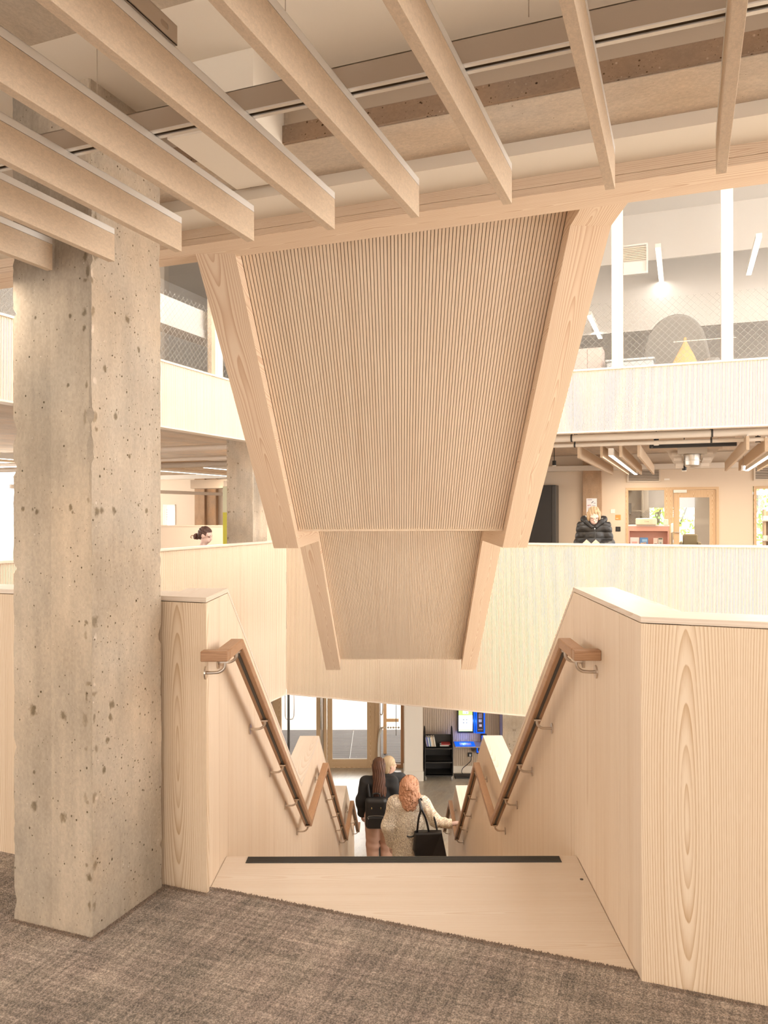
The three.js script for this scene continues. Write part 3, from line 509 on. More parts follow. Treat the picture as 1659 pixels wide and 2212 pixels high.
{ // door frame pieces
  const t = thing('door_2', 'oak door frame with steel gaskets and mullions around the entrance', 'door frame', [0, GY, -ZD]); t.userData.kind = 'structure';
  for (const [a, b] of [[-1.60, -1.51], [-1.43, -1.36], [-0.225, -0.115], [-2.62, -2.42]]) part('mullion', zb(a, b, 0, 2.6, -0.06, 0.06, { g: 'y', r: 0.003, u: a }), M.oakFrame, t);
  for (const [a, b] of [[-1.50, -1.47], [-1.46, -1.435], [-0.112, -0.09]]) part('gasket', zb(a, b, 0, 2.6, -0.03, 0.05), M.galv, t);
  part('transom', zb(-2.62, 0.48, 2.26, 2.6, -0.05, 0.05, { g: 'x' }), M.oakFrame, t);
  part('pull_handle', tube([[-1.485, 0.9, 0.055], [-1.485, 0.9, 0.09], [-1.485, 2.0, 0.09], [-1.485, 2.0, 0.055]], 0.012, 20, 8), M.chrome, t);
}
{
  const t = thing('door_3', 'glazed door leaf at the right of the entrance with a reddish wooden frame', 'door', [-0.09, GY, -ZD]); t.userData.kind = 'structure';
  part('frame', [zb(0.47, 0.58, 0, 2.6, -0.06, 0.06, { g: 'y' }), zb(0, 0.47, 0.0, 0.07, -0.05, 0.03, { g: 'x' })], M.redFrame, t);
  part('pane', zb(0.02, 0.47, 0.08, 2.5, 0.0, 0.008), M.pane, t); part('white_bead', zb(0.02, 0.47, 0.075, 0.09, -0.02, 0.0), M.white, t);
  part('door_edge', zb(0.36, 0.375, 0.6, 2.4, 0.5, 0.52), M.charcoal, t);
  part('pull_handle', tube([[0.0, 1.26, 0.03], [0.03, 1.24, 0.06], [0.03, 1.95, 0.06], [0.0, 1.97, 0.03]], 0.014, 20, 8), M.chrome, t);
  part('inner_stile', [zb(0.06, 0.14, 0, 2.5, 0.9, 0.95, { g: 'y' }), zb(0.14, 0.44, 0.82, 0.9, 0.9, 0.95)], M.oakFrame, t);
  for (let i = 0; i < 7; i++) { const g = new THREE.PlaneGeometry(0.045, 0.045); g.rotateZ(Math.PI / 4); g.translate(0.05 + i * 0.062, 0.93, -0.004 + 0.006); part('diamond_sticker', uvSafe(g), M.white, t); }
  part('guard_rail', tube([[-0.05, 0.02, 0.12], [-0.05, 0.55, 0.12], [-0.02, 0.85, 0.14], [0.02, 0.98, 0.2]], 0.03, 20, 10), M.alu, t);
}
{
  const t = thing('door_4', 'frameless glass door leaf standing open behind the left handrail', 'door', [-2.42, GY, -ZD]); t.userData.kind = 'structure';
  part('pane', zb(0.02, 0.80, 0.03, 2.25, -0.006, 0.006), M.pane, t);
  part('edge_post', zb(0.13, 0.185, 0.0, 2.3, 0.03, 0.08), M.charcoal, t);
  part('pull_handle', tube([[0.08, 2.2, -0.05], [0.08, 1.18, -0.05], [0.09, 1.13, -0.05], [0.26, 1.13, -0.05], [0.28, 1.18, -0.05], [0.28, 2.2, -0.05]], 0.012, 30, 8), M.steel, t);
}
struct('wall_front', [zb(0.45, 0.85, GY, -1.27, 17.45, 18.45)], M.white, 'white wall end beside the black trolley', 'wall');
struct('baseboard_front', [zb(0.43, 0.868, GY, GY + 0.22, 17.43, 18.0, { r: 0.004 })], M.white, 'white skirting at the foot of the white wall end', 'skirting');
{
  const t = thing('slat_wall', 'grey-beige ribbed wall lining behind the trolley and the kiosk', 'wall lining', [0.86, GY, -18.0]);
  const g = slats(2.4, 3.2, 0.042, 0.012, 0.014); part('ribs', g, flat(0.58, 0.47, 0.36, 0.8), t).userData.kind = 'stuff';
  part('backing', box(0, 2.4, 0, 3.2, -0.1, -0.0142), flat(0.46, 0.37, 0.28, 0.85), t);
  const g2 = slats(0.55, 3.2, 0.042, 0.012, 0.014); g2.rotateY(Math.PI / 2); g2.translate(0.0, 0, 0.55); part('ribs', g2, flat(0.54, 0.44, 0.34, 0.8), t).userData.kind = 'stuff';
  part('skirting', box(0, 2.4, 0, 0.16, 0.0, 0.02), M.cream, t);
}
{
  const t = thing('concrete_column', 'concrete column in the hall right of the blue kiosk', 'column', [2.64, GY, -17.5]);
  part('shaft', box(0, 0.7, 0, 3.23, -0.5, 0, { r: 0.006 }), mcB, t);
}
{ // black book trolley
  const t = thing('book_trolley', 'black metal book trolley on castors with three shelves', 'trolley', [0.89, GY, -17.85]);
  const w = 0.64, dp = 0.42, blk = flat(0.022, 0.02, 0.018, 0.5);
  for (const x of [0, w - 0.025]) { part('end_panel', box(x, x + 0.025, 0.12, 0.98, -0.02, dp, { r: 0.004 }), blk, t); part('handle', tube([[x + 0.012, 0.95, 0.02], [x + 0.012, 1.08, 0.05], [x + 0.012, 1.14, 0.12], [x + 0.012, 1.12, 0.2], [x + 0.012, 0.95, 0.36]], 0.014, 24, 8), blk, t); }
  for (const y of [0.74, 0.43, 0.13]) { part('shelf', [box(0.025, w - 0.025, y, y + 0.02, 0, dp), box(0.025, w - 0.025, y - 0.03, y + 0.02, dp - 0.015, dp)], blk, t); }
  part('back_plate', [box(0.025, w - 0.025, 0.76, 0.98, 0.18, 0.19)], blk, t); part('back_plate', box(0.025, w - 0.025, 0.15, 0.58, 0.0, 0.01), blk, t);
  for (const [x, z] of [[0.03, 0.03], [w - 0.03, 0.03], [0.03, dp - 0.03], [w - 0.03, dp - 0.03]]) { const c = part('castor', cyl(0.045, 0.022, x, 0.045, z, 'x', 18), flat(0.3, 0.29, 0.28, 0.4), t); part('fork', box(x - 0.016, x + 0.016, 0.07, 0.12, z - 0.02, z + 0.02), M.chrome, c); }
  // books
  const cols = [[0.5, 0.45, 0.55, 'grey-violet'], [0.10, 0.13, 0.42, 'dark blue'], [0.62, 0.66, 0.72, 'pale grey'], [0.08, 0.22, 0.40, 'teal blue'], [0.70, 0.68, 0.66, 'white'], [0.74, 0.62, 0.45, 'cream'], [0.45, 0.36, 0.28, 'brown'], [0.72, 0.70, 0.62, 'ivory']];
  let x = 0.05; cols.forEach(([r, g, b, n], i) => {
    const th = 0.018 + (i % 3) * 0.006, h = 0.205 + (i % 2) * 0.012, bk = thing('book', `${n} book leaning in the row on the black trolley`, 'book', [0.89 + x, GY + 0.761, -17.85 + 0.24], 0, 'books on the trolley'); bk.rotation.z = 0.16;
    part('cover', [box(0, 0.002, 0, h, 0, 0.15), box(th - 0.002, th, 0, h, 0, 0.15), box(0, th, 0, h, 0.148, 0.151)], flat(r, g, b, 0.5), bk); part('pages', box(0.002, th - 0.002, 0.003, h - 0.003, 0.002, 0.147), flat(0.78, 0.74, 0.66, 0.9), bk); x += th + 0.003;
  });
  [[0, [0.72, 0.70, 0.67], 'white book lying flat at the bottom of the pile on the trolley'], [1, [0.42, 0.05, 0.05], 'dark red book lying on the white one on the trolley']].forEach(([k, c, lab]) => {
    const bk = thing('book', lab, 'book', [0.89 + 0.35 + k * 0.03, GY + 0.761 + k * 0.028, -17.85 + 0.21]); part('cover', [box(0, 0.2, 0, 0.002, 0, 0.15), box(0, 0.2, 0.025, 0.027, 0, 0.15), box(0, 0.2, 0, 0.027, 0.147, 0.15)], flat(...c, 0.5), bk); part('pages', box(0.002, 0.198, 0.002, 0.025, 0.002, 0.147), flat(0.8, 0.76, 0.7, 0.9), bk);
  });
}
{ // self-service kiosk
  const t = thing('self_service_kiosk', 'self-service kiosk with upright screen, blue-lit scanner and shelf on the ribbed wall', 'kiosk', [1.64, GY, -17.97]);
  const blue = new THREE.MeshStandardMaterial({ color: 0x0a2a80, emissive: new THREE.Color().setRGB(0.0, 0.10, 1.0), emissiveIntensity: 1.1 }), blk = flat(0.02, 0.02, 0.022, 0.4), dk = flat(0.05, 0.04, 0.04, 0.5);
  const scr = canvasTex(256, 416, (c, w, h) => {
    c.fillStyle = '#e9eef2'; c.fillRect(0, 0, w, h); c.fillStyle = '#a9c96a'; c.fillRect(0, 12, w, 112); c.fillStyle = '#f4f7f2'; c.fillRect(78, 36, 104, 62); c.fillStyle = '#7f9fb5'; c.fillRect(92, 72, 22, 18); c.fillStyle = '#5b6f86'; c.fillRect(140, 72, 24, 16);
    c.fillStyle = '#b9c2c8'; c.fillRect(50, 170, 150, 4); c.fillStyle = '#55606a'; for (const [x, y] of [[92, 205], [150, 205], [92, 262], [150, 262]]) { c.beginPath(); c.ellipse(x, y, 13, 9, 0, 0, 7); c.fill(); } c.fillRect(112, 318, 26, 7); c.fillStyle = '#b7d48a'; c.fillRect(0, h - 34, w, 34); c.fillStyle = '#dfe8e4'; c.fillRect(0, h - 18, w, 4);
  });
  const sc = part('screen_housing', box(0.03, 0.40, 0.93, 1.52, 0.0, 0.05, { r: 0.004 }), blk, t);
  const sp = new THREE.PlaneGeometry(0.315, 0.52); sp.translate(0.215, 1.235, 0.0515); part('screen', uvSafe(sp), new THREE.MeshStandardMaterial({ map: scr, emissiveMap: scr, emissive: 0xffffff, emissiveIntensity: 0.9, roughness: 0.3 }), sc);
  const un = part('scanner_unit', box(0.44, 0.66, 0.93, 1.50, 0.0, 0.08, { r: 0.01 }), dk, t);
  const rim = (x0, x1, y0, y1, z, w) => [box(x0, x1, y0, y0 + w, z, z + 0.012), box(x0, x1, y1 - w, y1, z, z + 0.012), box(x0, x0 + w, y0 + w, y1 - w, z, z + 0.012), box(x1 - w, x1, y0 + w, y1 - w, z, z + 0.012)];
  part('light_rim', rim(0.445, 0.655, 0.935, 1.495, 0.08, 0.028), blue, un); part('light_strip', box(0.405, 0.435, 0.93, 1.50, 0.01, 0.03), blue, un);
  part('button', box(0.51, 0.59, 1.28, 1.39, 0.081, 0.086), flat(0.28, 0.22, 0.26, 0.4), un); part('button', box(0.515, 0.585, 1.19, 1.255, 0.081, 0.086), flat(0.5, 0.5, 0.48, 0.4), un); part('button', box(0.525, 0.585, 1.085, 1.14, 0.081, 0.086), flat(0.78, 0.66, 0.62, 0.4), un); part('label_strip', box(0.5, 0.6, 1.01, 1.03, 0.081, 0.084), flat(0.4, 0.25, 0.18, 0.5), un);
  const sh = part('shelf', box(-0.06, 0.58, 0.70, 0.73, 0.02, 0.42, { r: 0.01 }), flat(0.35, 0.3, 0.3, 0.4), t); part('light_pad', box(-0.045, 0.40, 0.73, 0.734, 0.04, 0.40), blue, sh); part('reader', box(0.06, 0.32, 0.734, 0.738, 0.14, 0.32), flat(0.45, 0.40, 0.5, 0.4), sh); part('shelf_bracket', prism([[0.0, 0.5], [0.0, 0.7], [0.3, 0.7]].map(([a, b]) => [-a, b]), 0.36, 0.42, 'zy'), blk, sh);
  const lo = part('card_reader', box(0.46, 0.62, 0.47, 0.70, 0.0, 0.09), dk, t); part('light_rim', rim(0.465, 0.615, 0.5, 0.68, 0.09, 0.022), blue, lo); const up = part('receipt_slot', box(0.57, 0.70, 0.74, 0.90, 0.0, 0.12), dk, t); part('light_rim', rim(0.575, 0.695, 0.75, 0.89, 0.12, 0.02), blue, up);
  part('socket', box(0.27, 0.37, 0.38, 0.47, 0.0, 0.02, { r: 0.005 }), blk, t); part('plug', box(0.30, 0.34, 0.40, 0.445, 0.02, 0.05), flat(0.6, 0.6, 0.58, 0.4), t);
  part('cable', tube([[0.34, 0.40, 0.05], [0.33, 0.3, 0.06], [0.25, 0.22, 0.07], [0.14, 0.13, 0.09], [0.12, 0.05, 0.12], [0.2, 0.012, 0.15], [0.36, 0.012, 0.15]], 0.008, 40, 6), blk, t);
  const pl = new THREE.PointLight(new THREE.Color().setRGB(0.1, 0.25, 1), 0.2, 0, 2); pl.position.set(0.42, 1.2, 0.11); t.add(pl);
  const pl2 = new THREE.PointLight(new THREE.Color().setRGB(0.1, 0.25, 1), 0.13, 0, 2); pl2.position.set(0.16, 0.80, 0.2); t.add(pl2);
}
single('floor_pad', box(-0.19, 0.19, 0, 0.03, -0.14, 0.14, { r: 0.012 }), M.black, 'black rubber floor pad under the kiosk', 'mat', [1.77, GY, -17.72]);
// outside the doors
{
  const t = thing('deck', 'weathered grey timber deck outside the entrance', 'deck', [0, GY + 0.035, -18.65]), gs = [];
  const deckTex = woodTex({ seed: 55, w: 512, h: 512, mw: 0.6, mh: 3, leaf: 0.14, ring: 0.01, slope: 0.01, depth: 0.1, light: rgb255(92, 88, 86), dark: rgb255(52, 50, 49), amount: 0.6, streak: 0.6 });
  for (let i = 0; i < 20; i++) gs.push(box(-4, -0.86, -0.03, 0, -(i + 1) * 0.14 + 0.008, -i * 0.14, { g: 'x', v: i * 0.7 }), box(-0.84, 4, -0.03, 0, -(i + 1) * 0.14 + 0.008, -i * 0.14, { g: 'x', v: i * 0.4 }));
  part('boards', gs, std({ map: deckTex, roughness: 0.75 }), t).userData.kind = 'stuff';
}
M.paving = flat(0.72, 0.70, 0.67, 0.9);
struct('floor', [box(-60, 60, GY - 0.25, GY + 0.02, -90, -21.5)], M.paving, 'pale sunlit paving outside', 'ground');
struct('wall_back', [box(-40, 30, GY, 1.0, -45.3, -45)], M.white, 'long pale wall across the street outside', 'wall');
// unseen lamps added under the ground floor ceiling to brighten the hall
for (const [d, p, lab] of [[-2.5, 12.6, 'unseen fill lamp added under the hall ceiling, nearer the doors on the left'], [1.2, 12.6, 'unseen fill lamp added under the hall ceiling above the kiosk side']]) { const t = grid('ceiling_lamp', lab, 'lamp', d, -1.36, p); lampBar(t, 3.0, 0.08, 0.07, 60); }

// =====================================================================
// LIBRARY FLOOR BEHIND THE BALCONIES
// =====================================================================
const PW = 19.5;
M.baffleFar = M.felt;
struct('trim_3', [gbox(-15.5, 6, 2.48, 2.60, 19.2, 19.5, { g: 'x' })], flat(0.70, 0.63, 0.54, 0.8), 'cream boxed beam along the top of the back wall', 'beam', -T);
{ const t = grid('concrete_pilaster', 'narrow concrete pilaster on the back wall behind the woman in the black jacket', 'pilaster', -2.294, 0, PW); part('shaft', box(0, 0.436, 0, 2.86, 0.0, 0.12, { r: 0.006 }), std({ map: slabDarkTex, roughness: 0.9, color: new THREE.Color().setRGB(1.25, 1.2, 1.1) }), t); }
{ const t = grid('concrete_pilaster', 'double concrete pilaster on the back wall above the seated woman', 'pilaster', -13.32, 0, PW); const pm = std({ map: slabDarkTex, roughness: 0.9, color: new THREE.Color().setRGB(1.3, 1.2, 1.05) }); part('shaft', box(0, 0.34, 0, 2.86, 0.0, 0.2, { r: 0.006 }), pm, t); part('shaft', box(0.35, 0.68, 0, 2.86, 0.0, 0.13, { r: 0.006 }), pm, t); }
{ // poster
  const tx = canvasTex(128, 192, (c, w, h) => { c.fillStyle = '#efe9ea'; c.fillRect(0, 0, w, h); c.fillStyle = '#9a90a0'; c.fillRect(12, 12, 56, 7); c.fillStyle = '#5a5560'; c.save(); c.translate(74, 46); c.rotate(-0.7); c.fillRect(-16, -4, 32, 8); c.restore(); c.fillStyle = '#a59ab0'; c.fillRect(88, 54, 26, 7); c.fillStyle = '#a44a55'; c.font = 'bold 21px sans-serif'; c.fillText('ARTS', 10, 92); c.fillStyle = '#8b86a8'; c.fillRect(70, 84, 44, 5); c.fillStyle = '#b3a9b5'; for (let i = 0; i < 4; i++) c.fillRect(12, 106 + i * 12, 40 + (i % 2) * 20, 4); });
  single('poster', box(0, 0.245, 0, 0.385, 0, 0.004), [std({ map: null, color: 0xeeeaea }), std({ color: 0xeeeaea }), std({ color: 0xeeeaea }), std({ color: 0xeeeaea }), std({ map: tx, roughness: 0.8 }), std({ color: 0xeeeaea })][4], 'white paper poster on the concrete pilaster', 'poster', bp(-2.206, 1.43, PW - 0.126), -T);
  const po = scene.children[scene.children.length - 1]; const g = new THREE.BoxGeometry(0.245, 0.385, 0.004); g.translate(0.1225, 0.1925, 0.002); po.geometry = g;
}
{ const t = grid('wall_switch', 'small white switch plate on the back wall', 'switch', -1.655, 1.455, PW); part('plate', box(0, 0.10, 0, 0.10, 0, 0.012, { r: 0.004 }), M.white, t); part('rocker', box(0.03, 0.07, 0.03, 0.07, 0.012, 0.018), M.white, t); }
{ const t = grid('wall_notice', 'small orange notice plate on the back wall below the white switch', 'plate', -1.545, 1.295, PW); part('plate', box(0, 0.125, 0, 0.125, 0, 0.01, { r: 0.004 }), flat(0.62, 0.30, 0.08, 0.5), t); part('print', box(0.015, 0.07, 0.03, 0.045, 0.010, 0.0105), flat(0.8, 0.65, 0.4, 0.6), t); }
{ const t = grid('wall_socket', 'small black wall plate below the orange notice', 'socket', -1.54, 1.02, PW); part('plate', box(0, 0.115, 0, 0.115, 0, 0.014, { r: 0.02 }), M.black, t); part('button', box(0.04, 0.075, 0.04, 0.075, 0.014, 0.018), M.charcoal, t); }
{ const t = grid('metal_locker', 'tall black metal locker against the back wall', 'locker', -3.75, 0, PW - 0.02); const mt = flat(0.035, 0.032, 0.03, 0.4); part('body', box(0, 0.87, 0, 2.14, 0, 0.45, { r: 0.012 }), mt, t); const d = part('door', box(0.015, 0.765, 0.03, 2.11, 0.452, 0.462), mt, t); part('vent', [0, 1, 2, 3].map(i => box(0.30, 0.46, 1.86 + i * 0.035, 1.868 + i * 0.035, 0.462, 0.464)), flat(0.12, 0.11, 0.1, 0.4), d); part('edge_trim', box(0.78, 0.86, 0.03, 2.11, 0.452, 0.458), flat(0.06, 0.055, 0.05, 0.4), t); }
single('wall_panel', box(0, 0.55, 0, 2.0, 0, 0.05, { r: 0.005 }), M.slab, 'pale concrete panel left of the black locker', 'panel', bp(-4.35, 0, 18.9), -T);

// window and door in the back wall
{
  const t = grid('window_3', 'oak framed internal window in the back wall, behind the pink shelf', 'window', -1.30, 0, PW); t.userData.kind = 'structure'; const oak = M.oakFrame;
  part('frame', [box(0, 0.05, 0.7, 2.06, -0.15, 0.02, { g: 'y' }), box(0.86, 1.0, 0.7, 2.06, -0.15, 0.02, { g: 'y' }), box(0.05, 0.86, 2.0, 2.06, -0.15, 0.02, { g: 'x' }), box(0.05, 0.86, 0.7, 0.76, -0.15, 0.02, { g: 'x' }), box(0, 1.0, 0, 0.7, -0.2, 0.0)], oak, t);
  part('pane', box(0.05, 0.86, 0.76, 2.0, -0.06, -0.05), M.pane, t); const lg = lattice(0.80, 0.75, 0.07, 0.004, 0, 0.75); lg.translate(0.055, 0.76, -0.045); part('diamond_print', lg, M.lattice, t).userData.kind = 'stuff';
}
{
  const t = grid('door_5', 'oak door with a tall glass panel in the back wall', 'door', -0.306, 0, PW); t.userData.kind = 'structure'; const oak = M.oakFrame;
  part('frame', [box(0.0, 0.06, 0, 2.06, -0.15, 0.02, { g: 'y' }), box(0.985, 1.045, 0, 2.06, -0.15, 0.02, { g: 'y' }), box(0.06, 0.985, 2.0, 2.06, -0.15, 0.02, { g: 'x' })], oak, t);
  const l = part('leaf', [box(0.065, 0.20, 0, 1.995, -0.06, -0.015, { g: 'y' }), box(0.845, 0.98, 0, 1.995, -0.06, -0.015, { g: 'y', u: 0.3 }), box(0.20, 0.845, 1.82, 1.995, -0.06, -0.015, { g: 'y', u: 0.1 }), box(0.20, 0.845, 0, 0.25, -0.06, -0.015, { g: 'y' })], oak, t); part('pane', box(0.20, 0.845, 0.25, 1.82, -0.04, -0.034), M.pane, l); part('door_closer', box(0.07, 0.36, 1.93, 2.0, -0.01, 0.05, { r: 0.004 }), M.white, l); part('handle', box(0.09, 0.22, 1.0, 1.02, -0.01, 0.04), M.steel, l);
}
{
  const t = grid('window_4', 'oak framed window at the right end of the back wall', 'window', 1.463, 0, PW); t.userData.kind = 'structure';
  part('frame', [box(0, 0.06, 0.3, 2.06, -0.15, 0.02, { g: 'y' }), box(1.67, 1.737, 0.3, 2.06, -0.15, 0.02, { g: 'y' }), box(0.06, 1.67, 2.0, 2.06, -0.15, 0.02, { g: 'x' }), box(0, 1.737, 0, 0.3, -0.2, 0)], M.oakFrame, t); part('pane', box(0.06, 1.67, 0.3, 2.0, -0.08, -0.07), M.pane, t);
  part('blind_cord', cyl(0.004, 0.9, 0.09, 1.5, 0.0, 'y', 6), M.white, t);
}
{
  const t = grid('window_5', 'bright white-framed window far left beyond the balcony', 'window', -14.56, 0.95, PW); t.userData.kind = 'structure';
  part('frame', [box(0, 0.03, 0, 0.79, -0.1, 0.02), box(0.41, 0.44, 0, 0.79, -0.1, 0.02), box(0, 0.44, 0, 0.03, -0.1, 0.02), box(0, 0.44, 0.75, 0.79, -0.1, 0.02)], M.white, t); part('pane', box(0.03, 0.41, 0.03, 0.75, -0.06, -0.05), M.pane, t);
  part('red_print', [0, 1, 2, 3, 4].map(i => box(0.08, 0.08 + 0.1 - i * 0.012, 0.62 - i * 0.07, 0.635 - i * 0.07, -0.05, -0.049)), flat(0.7, 0.25, 0.3, 0.7), t);
}
// room behind the oak door
struct('floor', [gbox(-4, 6, -0.3, 0, 19.7, 23.4)], M.carpetPlain, 'floor of the small room behind the oak door', 'floor', -T);
struct('wall_back', [gbox(-4, -0.92, 0, 2.86, 23.4, 23.6), gbox(-0.92, 3.4, 0, 0.5, 23.4, 23.6), gbox(-0.92, 3.4, 2.4, 2.86, 23.4, 23.6), gbox(0.26, 1.42, 0.5, 2.4, 23.4, 23.6), gbox(3.4, 6, 0, 2.86, 23.4, 23.6), gbox(0.85, 0.95, 0, 2.86, 19.7, 23.4), gbox(-4.2, -4, 0, 2.86, 19.7, 23.6)], M.white, 'white outer wall of the room behind the oak door', 'wall', -T);
single('roller_blind', box(0, 1.22, 0, 0.85, 0, 0.01), new THREE.MeshPhysicalMaterial({ color: new THREE.Color().setRGB(0.66, 0.64, 0.62), roughness: 0.95, transmission: 0.35, thickness: 0 }), 'half lowered grey roller blind seen through the oak door', 'blind', bp(-0.94, 1.60, 23.36), -T);
{ const t = grid('bookcase', 'tall dim bookcase seen through the internal window', 'bookcase', -2.2, 0, 22.2); part('body', [box(0, 1.15, 0, 2.3, -0.3, -0.28), box(0, 0.03, 0, 2.3, -0.28, 0), box(1.12, 1.15, 0, 2.3, -0.28, 0), ...[0, 0.5, 1.0, 1.5, 2.27].map(y => box(0.03, 1.12, y, y + 0.03, -0.28, 0))], flat(0.42, 0.37, 0.29, 0.8), t); }
{ const t = grid('wall_monitor', 'dark monitor on an arm seen through the internal window', 'monitor', -1.72, 1.42, 21.6); part('panel', box(0, 0.42, 0, 0.30, 0, 0.03, { r: 0.01 }), M.charcoal, t); part('glass', box(0.015, 0.405, 0.015, 0.285, 0.03, 0.032), flat(0.12, 0.13, 0.13, 0.15), t); part('arm', box(0.19, 0.23, -1.42, 0.1, -0.05, -0.01), M.charcoal, t); }
{ const t = grid('ceiling_lamp', 'unseen fill lamp added in the small room behind the oak door', 'lamp', -0.6, 2.5, 21.4); lampBar(t, 2.2, 0.08, 0.06, 45); }  // fill lamp added out of sight to brighten this room
// garden trees outside
{
  const leafG = new THREE.PlaneGeometry(0.10, 0.06), R = rng(404), lm = new THREE.MeshPhysicalMaterial({ color: new THREE.Color().setRGB(0.30, 0.42, 0.14), roughness: 0.9, transmission: 0.35, thickness: 0 });
  [[-0.9, 27.5, 'slim green garden tree seen through the oak door glass', 1.4], [1.9, 26.5, 'leafy garden tree seen through the right back window', 1.5], [3.6, 27.5, 'second leafy garden tree at the far right behind the back window', 1.5]].forEach(([d, p, lab, rad]) => {
    const t = grid('garden_tree', lab, 'tree', d, GY, p); part('trunk', tube([[0, 0, 0], [0.1, 2.5, 0.05], [-0.05, 4.5, 0], [0.15, 6.5, 0.1]], 0.09, 16, 8), flat(0.12, 0.10, 0.08, 0.9), t);
    part('branch', tube([[0.0, 4.2, 0], [0.6, 5.2, 0.2], [1.0, 6.2, 0.3]], 0.03, 12, 6), flat(0.12, 0.10, 0.08, 0.9), t); part('branch', tube([[0.0, 4.6, 0], [-0.6, 5.4, -0.1], [-0.9, 6.4, 0.2]], 0.03, 12, 6), flat(0.12, 0.10, 0.08, 0.9), t);
    const n = 1500, im = new THREE.InstancedMesh(leafG, lm, n), m = new THREE.Matrix4(), q = new THREE.Quaternion(), e = new THREE.Euler();
    for (let i = 0; i < n; i++) { const a = R() * 6.283, b = Math.acos(2 * R() - 1), r = rad * Math.cbrt(R()), pos = new THREE.Vector3(Math.sin(b) * Math.cos(a) * r, 5.9 + Math.cos(b) * r * 1.1, Math.sin(b) * Math.sin(a) * r); e.set(R() * 6, R() * 6, R() * 6); m.compose(pos, q.setFromEuler(e), new THREE.Vector3(1, 1, 1).multiplyScalar(0.7 + R() * 0.8)); im.setMatrixAt(i, m); im.setColorAt(i, new THREE.Color().setRGB(0.7 + R() * 0.6, 0.8 + R() * 0.4, 0.5 + R() * 0.5)); }
    im.name = 'leaves'; im.userData.kind = 'stuff'; t.add(lit(im));
  });
}
// pink magazine shelf with sign and books
{
  const pink = flat(0.62, 0.33, 0.25, 0.6), pinkD = flat(0.58, 0.30, 0.23, 0.65);
  const t = grid('display_shelf', 'pink display shelf unit with facing books behind the far balustrade', 'shelf', -0.897, 0, 14.0);
  part('side', box(0, 0.02, 0, 1.255, -0.35, 0), pink, t); part('side', box(0.635, 0.655, 0, 1.255, -0.35, 0), pink, t); part('top', box(-0.005, 0.66, 1.245, 1.265, -0.36, 0.005), flat(0.74, 0.62, 0.55, 0.6), t); part('header', box(0.02, 0.635, 1.165, 1.245, -0.02, 0.0), pink, t);
  part('back_panel', box(0.02, 0.635, 0.05, 1.165, -0.12, -0.10), pinkD, t); part('ledge', box(0.02, 0.635, 0.86, 0.88, -0.1, 0.0), pink, t); part('plinth', box(0.02, 0.635, 0, 0.05, -0.34, -0.01), pink, t);
  const bk = (x, w, h, c, lab, art) => {
    const b = grid('display_book', lab, 'book', -0.897 + x, 0.881, 14.02); part('cover', [box(0, w, 0, h, 0.018, 0.02), box(0, w, 0, h, 0, 0.002), box(0, 0.003, 0, h, 0, 0.02)], flat(...c, 0.5), b); part('pages', box(0.003, w - 0.002, 0.002, h - 0.002, 0.002, 0.018), flat(0.8, 0.77, 0.7, 0.9), b); art.forEach(([x0, x1, y0, y1, r, g, bl]) => part('cover_print', box(x0 * w, x1 * w, y0 * h, y1 * h, 0.02, 0.0204), flat(r, g, bl, 0.5), b));
  };
  bk(0.03, 0.145, 0.175, [0.72, 0.56, 0.52], 'pale pink book standing first on the pink shelf', [[0.2, 0.8, 0.4, 0.6, 0.62, 0.35, 0.3]]);
  bk(0.185, 0.135, 0.172, [0.10, 0.22, 0.42], 'blue illustrated book on the pink shelf', [[0.1, 0.5, 0.1, 0.5, 0.5, 0.38, 0.26], [0.45, 0.8, 0.2, 0.55, 0.42, 0.3, 0.25], [0.3, 0.9, 0.6, 0.85, 0.25, 0.42, 0.6]]);
  bk(0.405, 0.072, 0.168, [0.70, 0.50, 0.42], 'narrow pinkish book with a face on the pink shelf', [[0.2, 0.8, 0.35, 0.45, 0.25, 0.18, 0.15]]);
  bk(0.482, 0.078, 0.17, [0.52, 0.48, 0.40], 'narrow grey-green book last on the pink shelf', [[0.1, 0.9, 0.85, 0.98, 0.1, 0.09, 0.06], [0.3, 0.7, 0.3, 0.6, 0.3, 0.33, 0.3]]);
  const sg = canvasTex(256, 96, (c, w, h) => { c.fillStyle = '#d8c6a8'; c.fillRect(0, 0, w, h); c.fillStyle = '#4a4136'; c.font = '34px sans-serif'; c.textAlign = 'center'; c.fillText('Crime', w / 2 + 8, 58); });
  const s = grid('shelf_sign', 'cream curved sign block lettered Crime on top of the pink shelf', 'sign', -0.776, 1.266, 13.98); part('block', box(0, 0.343, 0, 0.118, -0.06, 0.03, { r: 0.02 }), flat(0.70, 0.60, 0.45, 0.7), s); const f = new THREE.PlaneGeometry(0.20, 0.075); f.translate(0.175, 0.06, 0.031); part('lettering', uvSafe(f), std({ map: sg, roughness: 0.7 }), s);
  single('cardboard_tube', box(0, 0.075, 0, 0.10, 0, 0.075, { r: 0.01 }), flat(0.74, 0.66, 0.54, 0.8), 'small cream block on the right end of the pink shelf', 'block', bp(-0.33, 1.266, 14.08), -T);
  for (let i = 0; i < 3; i++) { const b = grid('shelf_label_board', `white angled end board of the pink shelf, ${['nearest', 'middle', 'farthest'][i]} of three`, 'board', -0.215 + i * 0.005, 0, 14.03 + i * 0.26); part('board', box(0, 0.02, 0, 1.14, -0.22, 0), flat(0.36, 0.28, 0.19, 0.7), b); part('white_top', box(0, 0.022, 1.14, 1.29, -0.23, 0.005), M.white, b); }
}
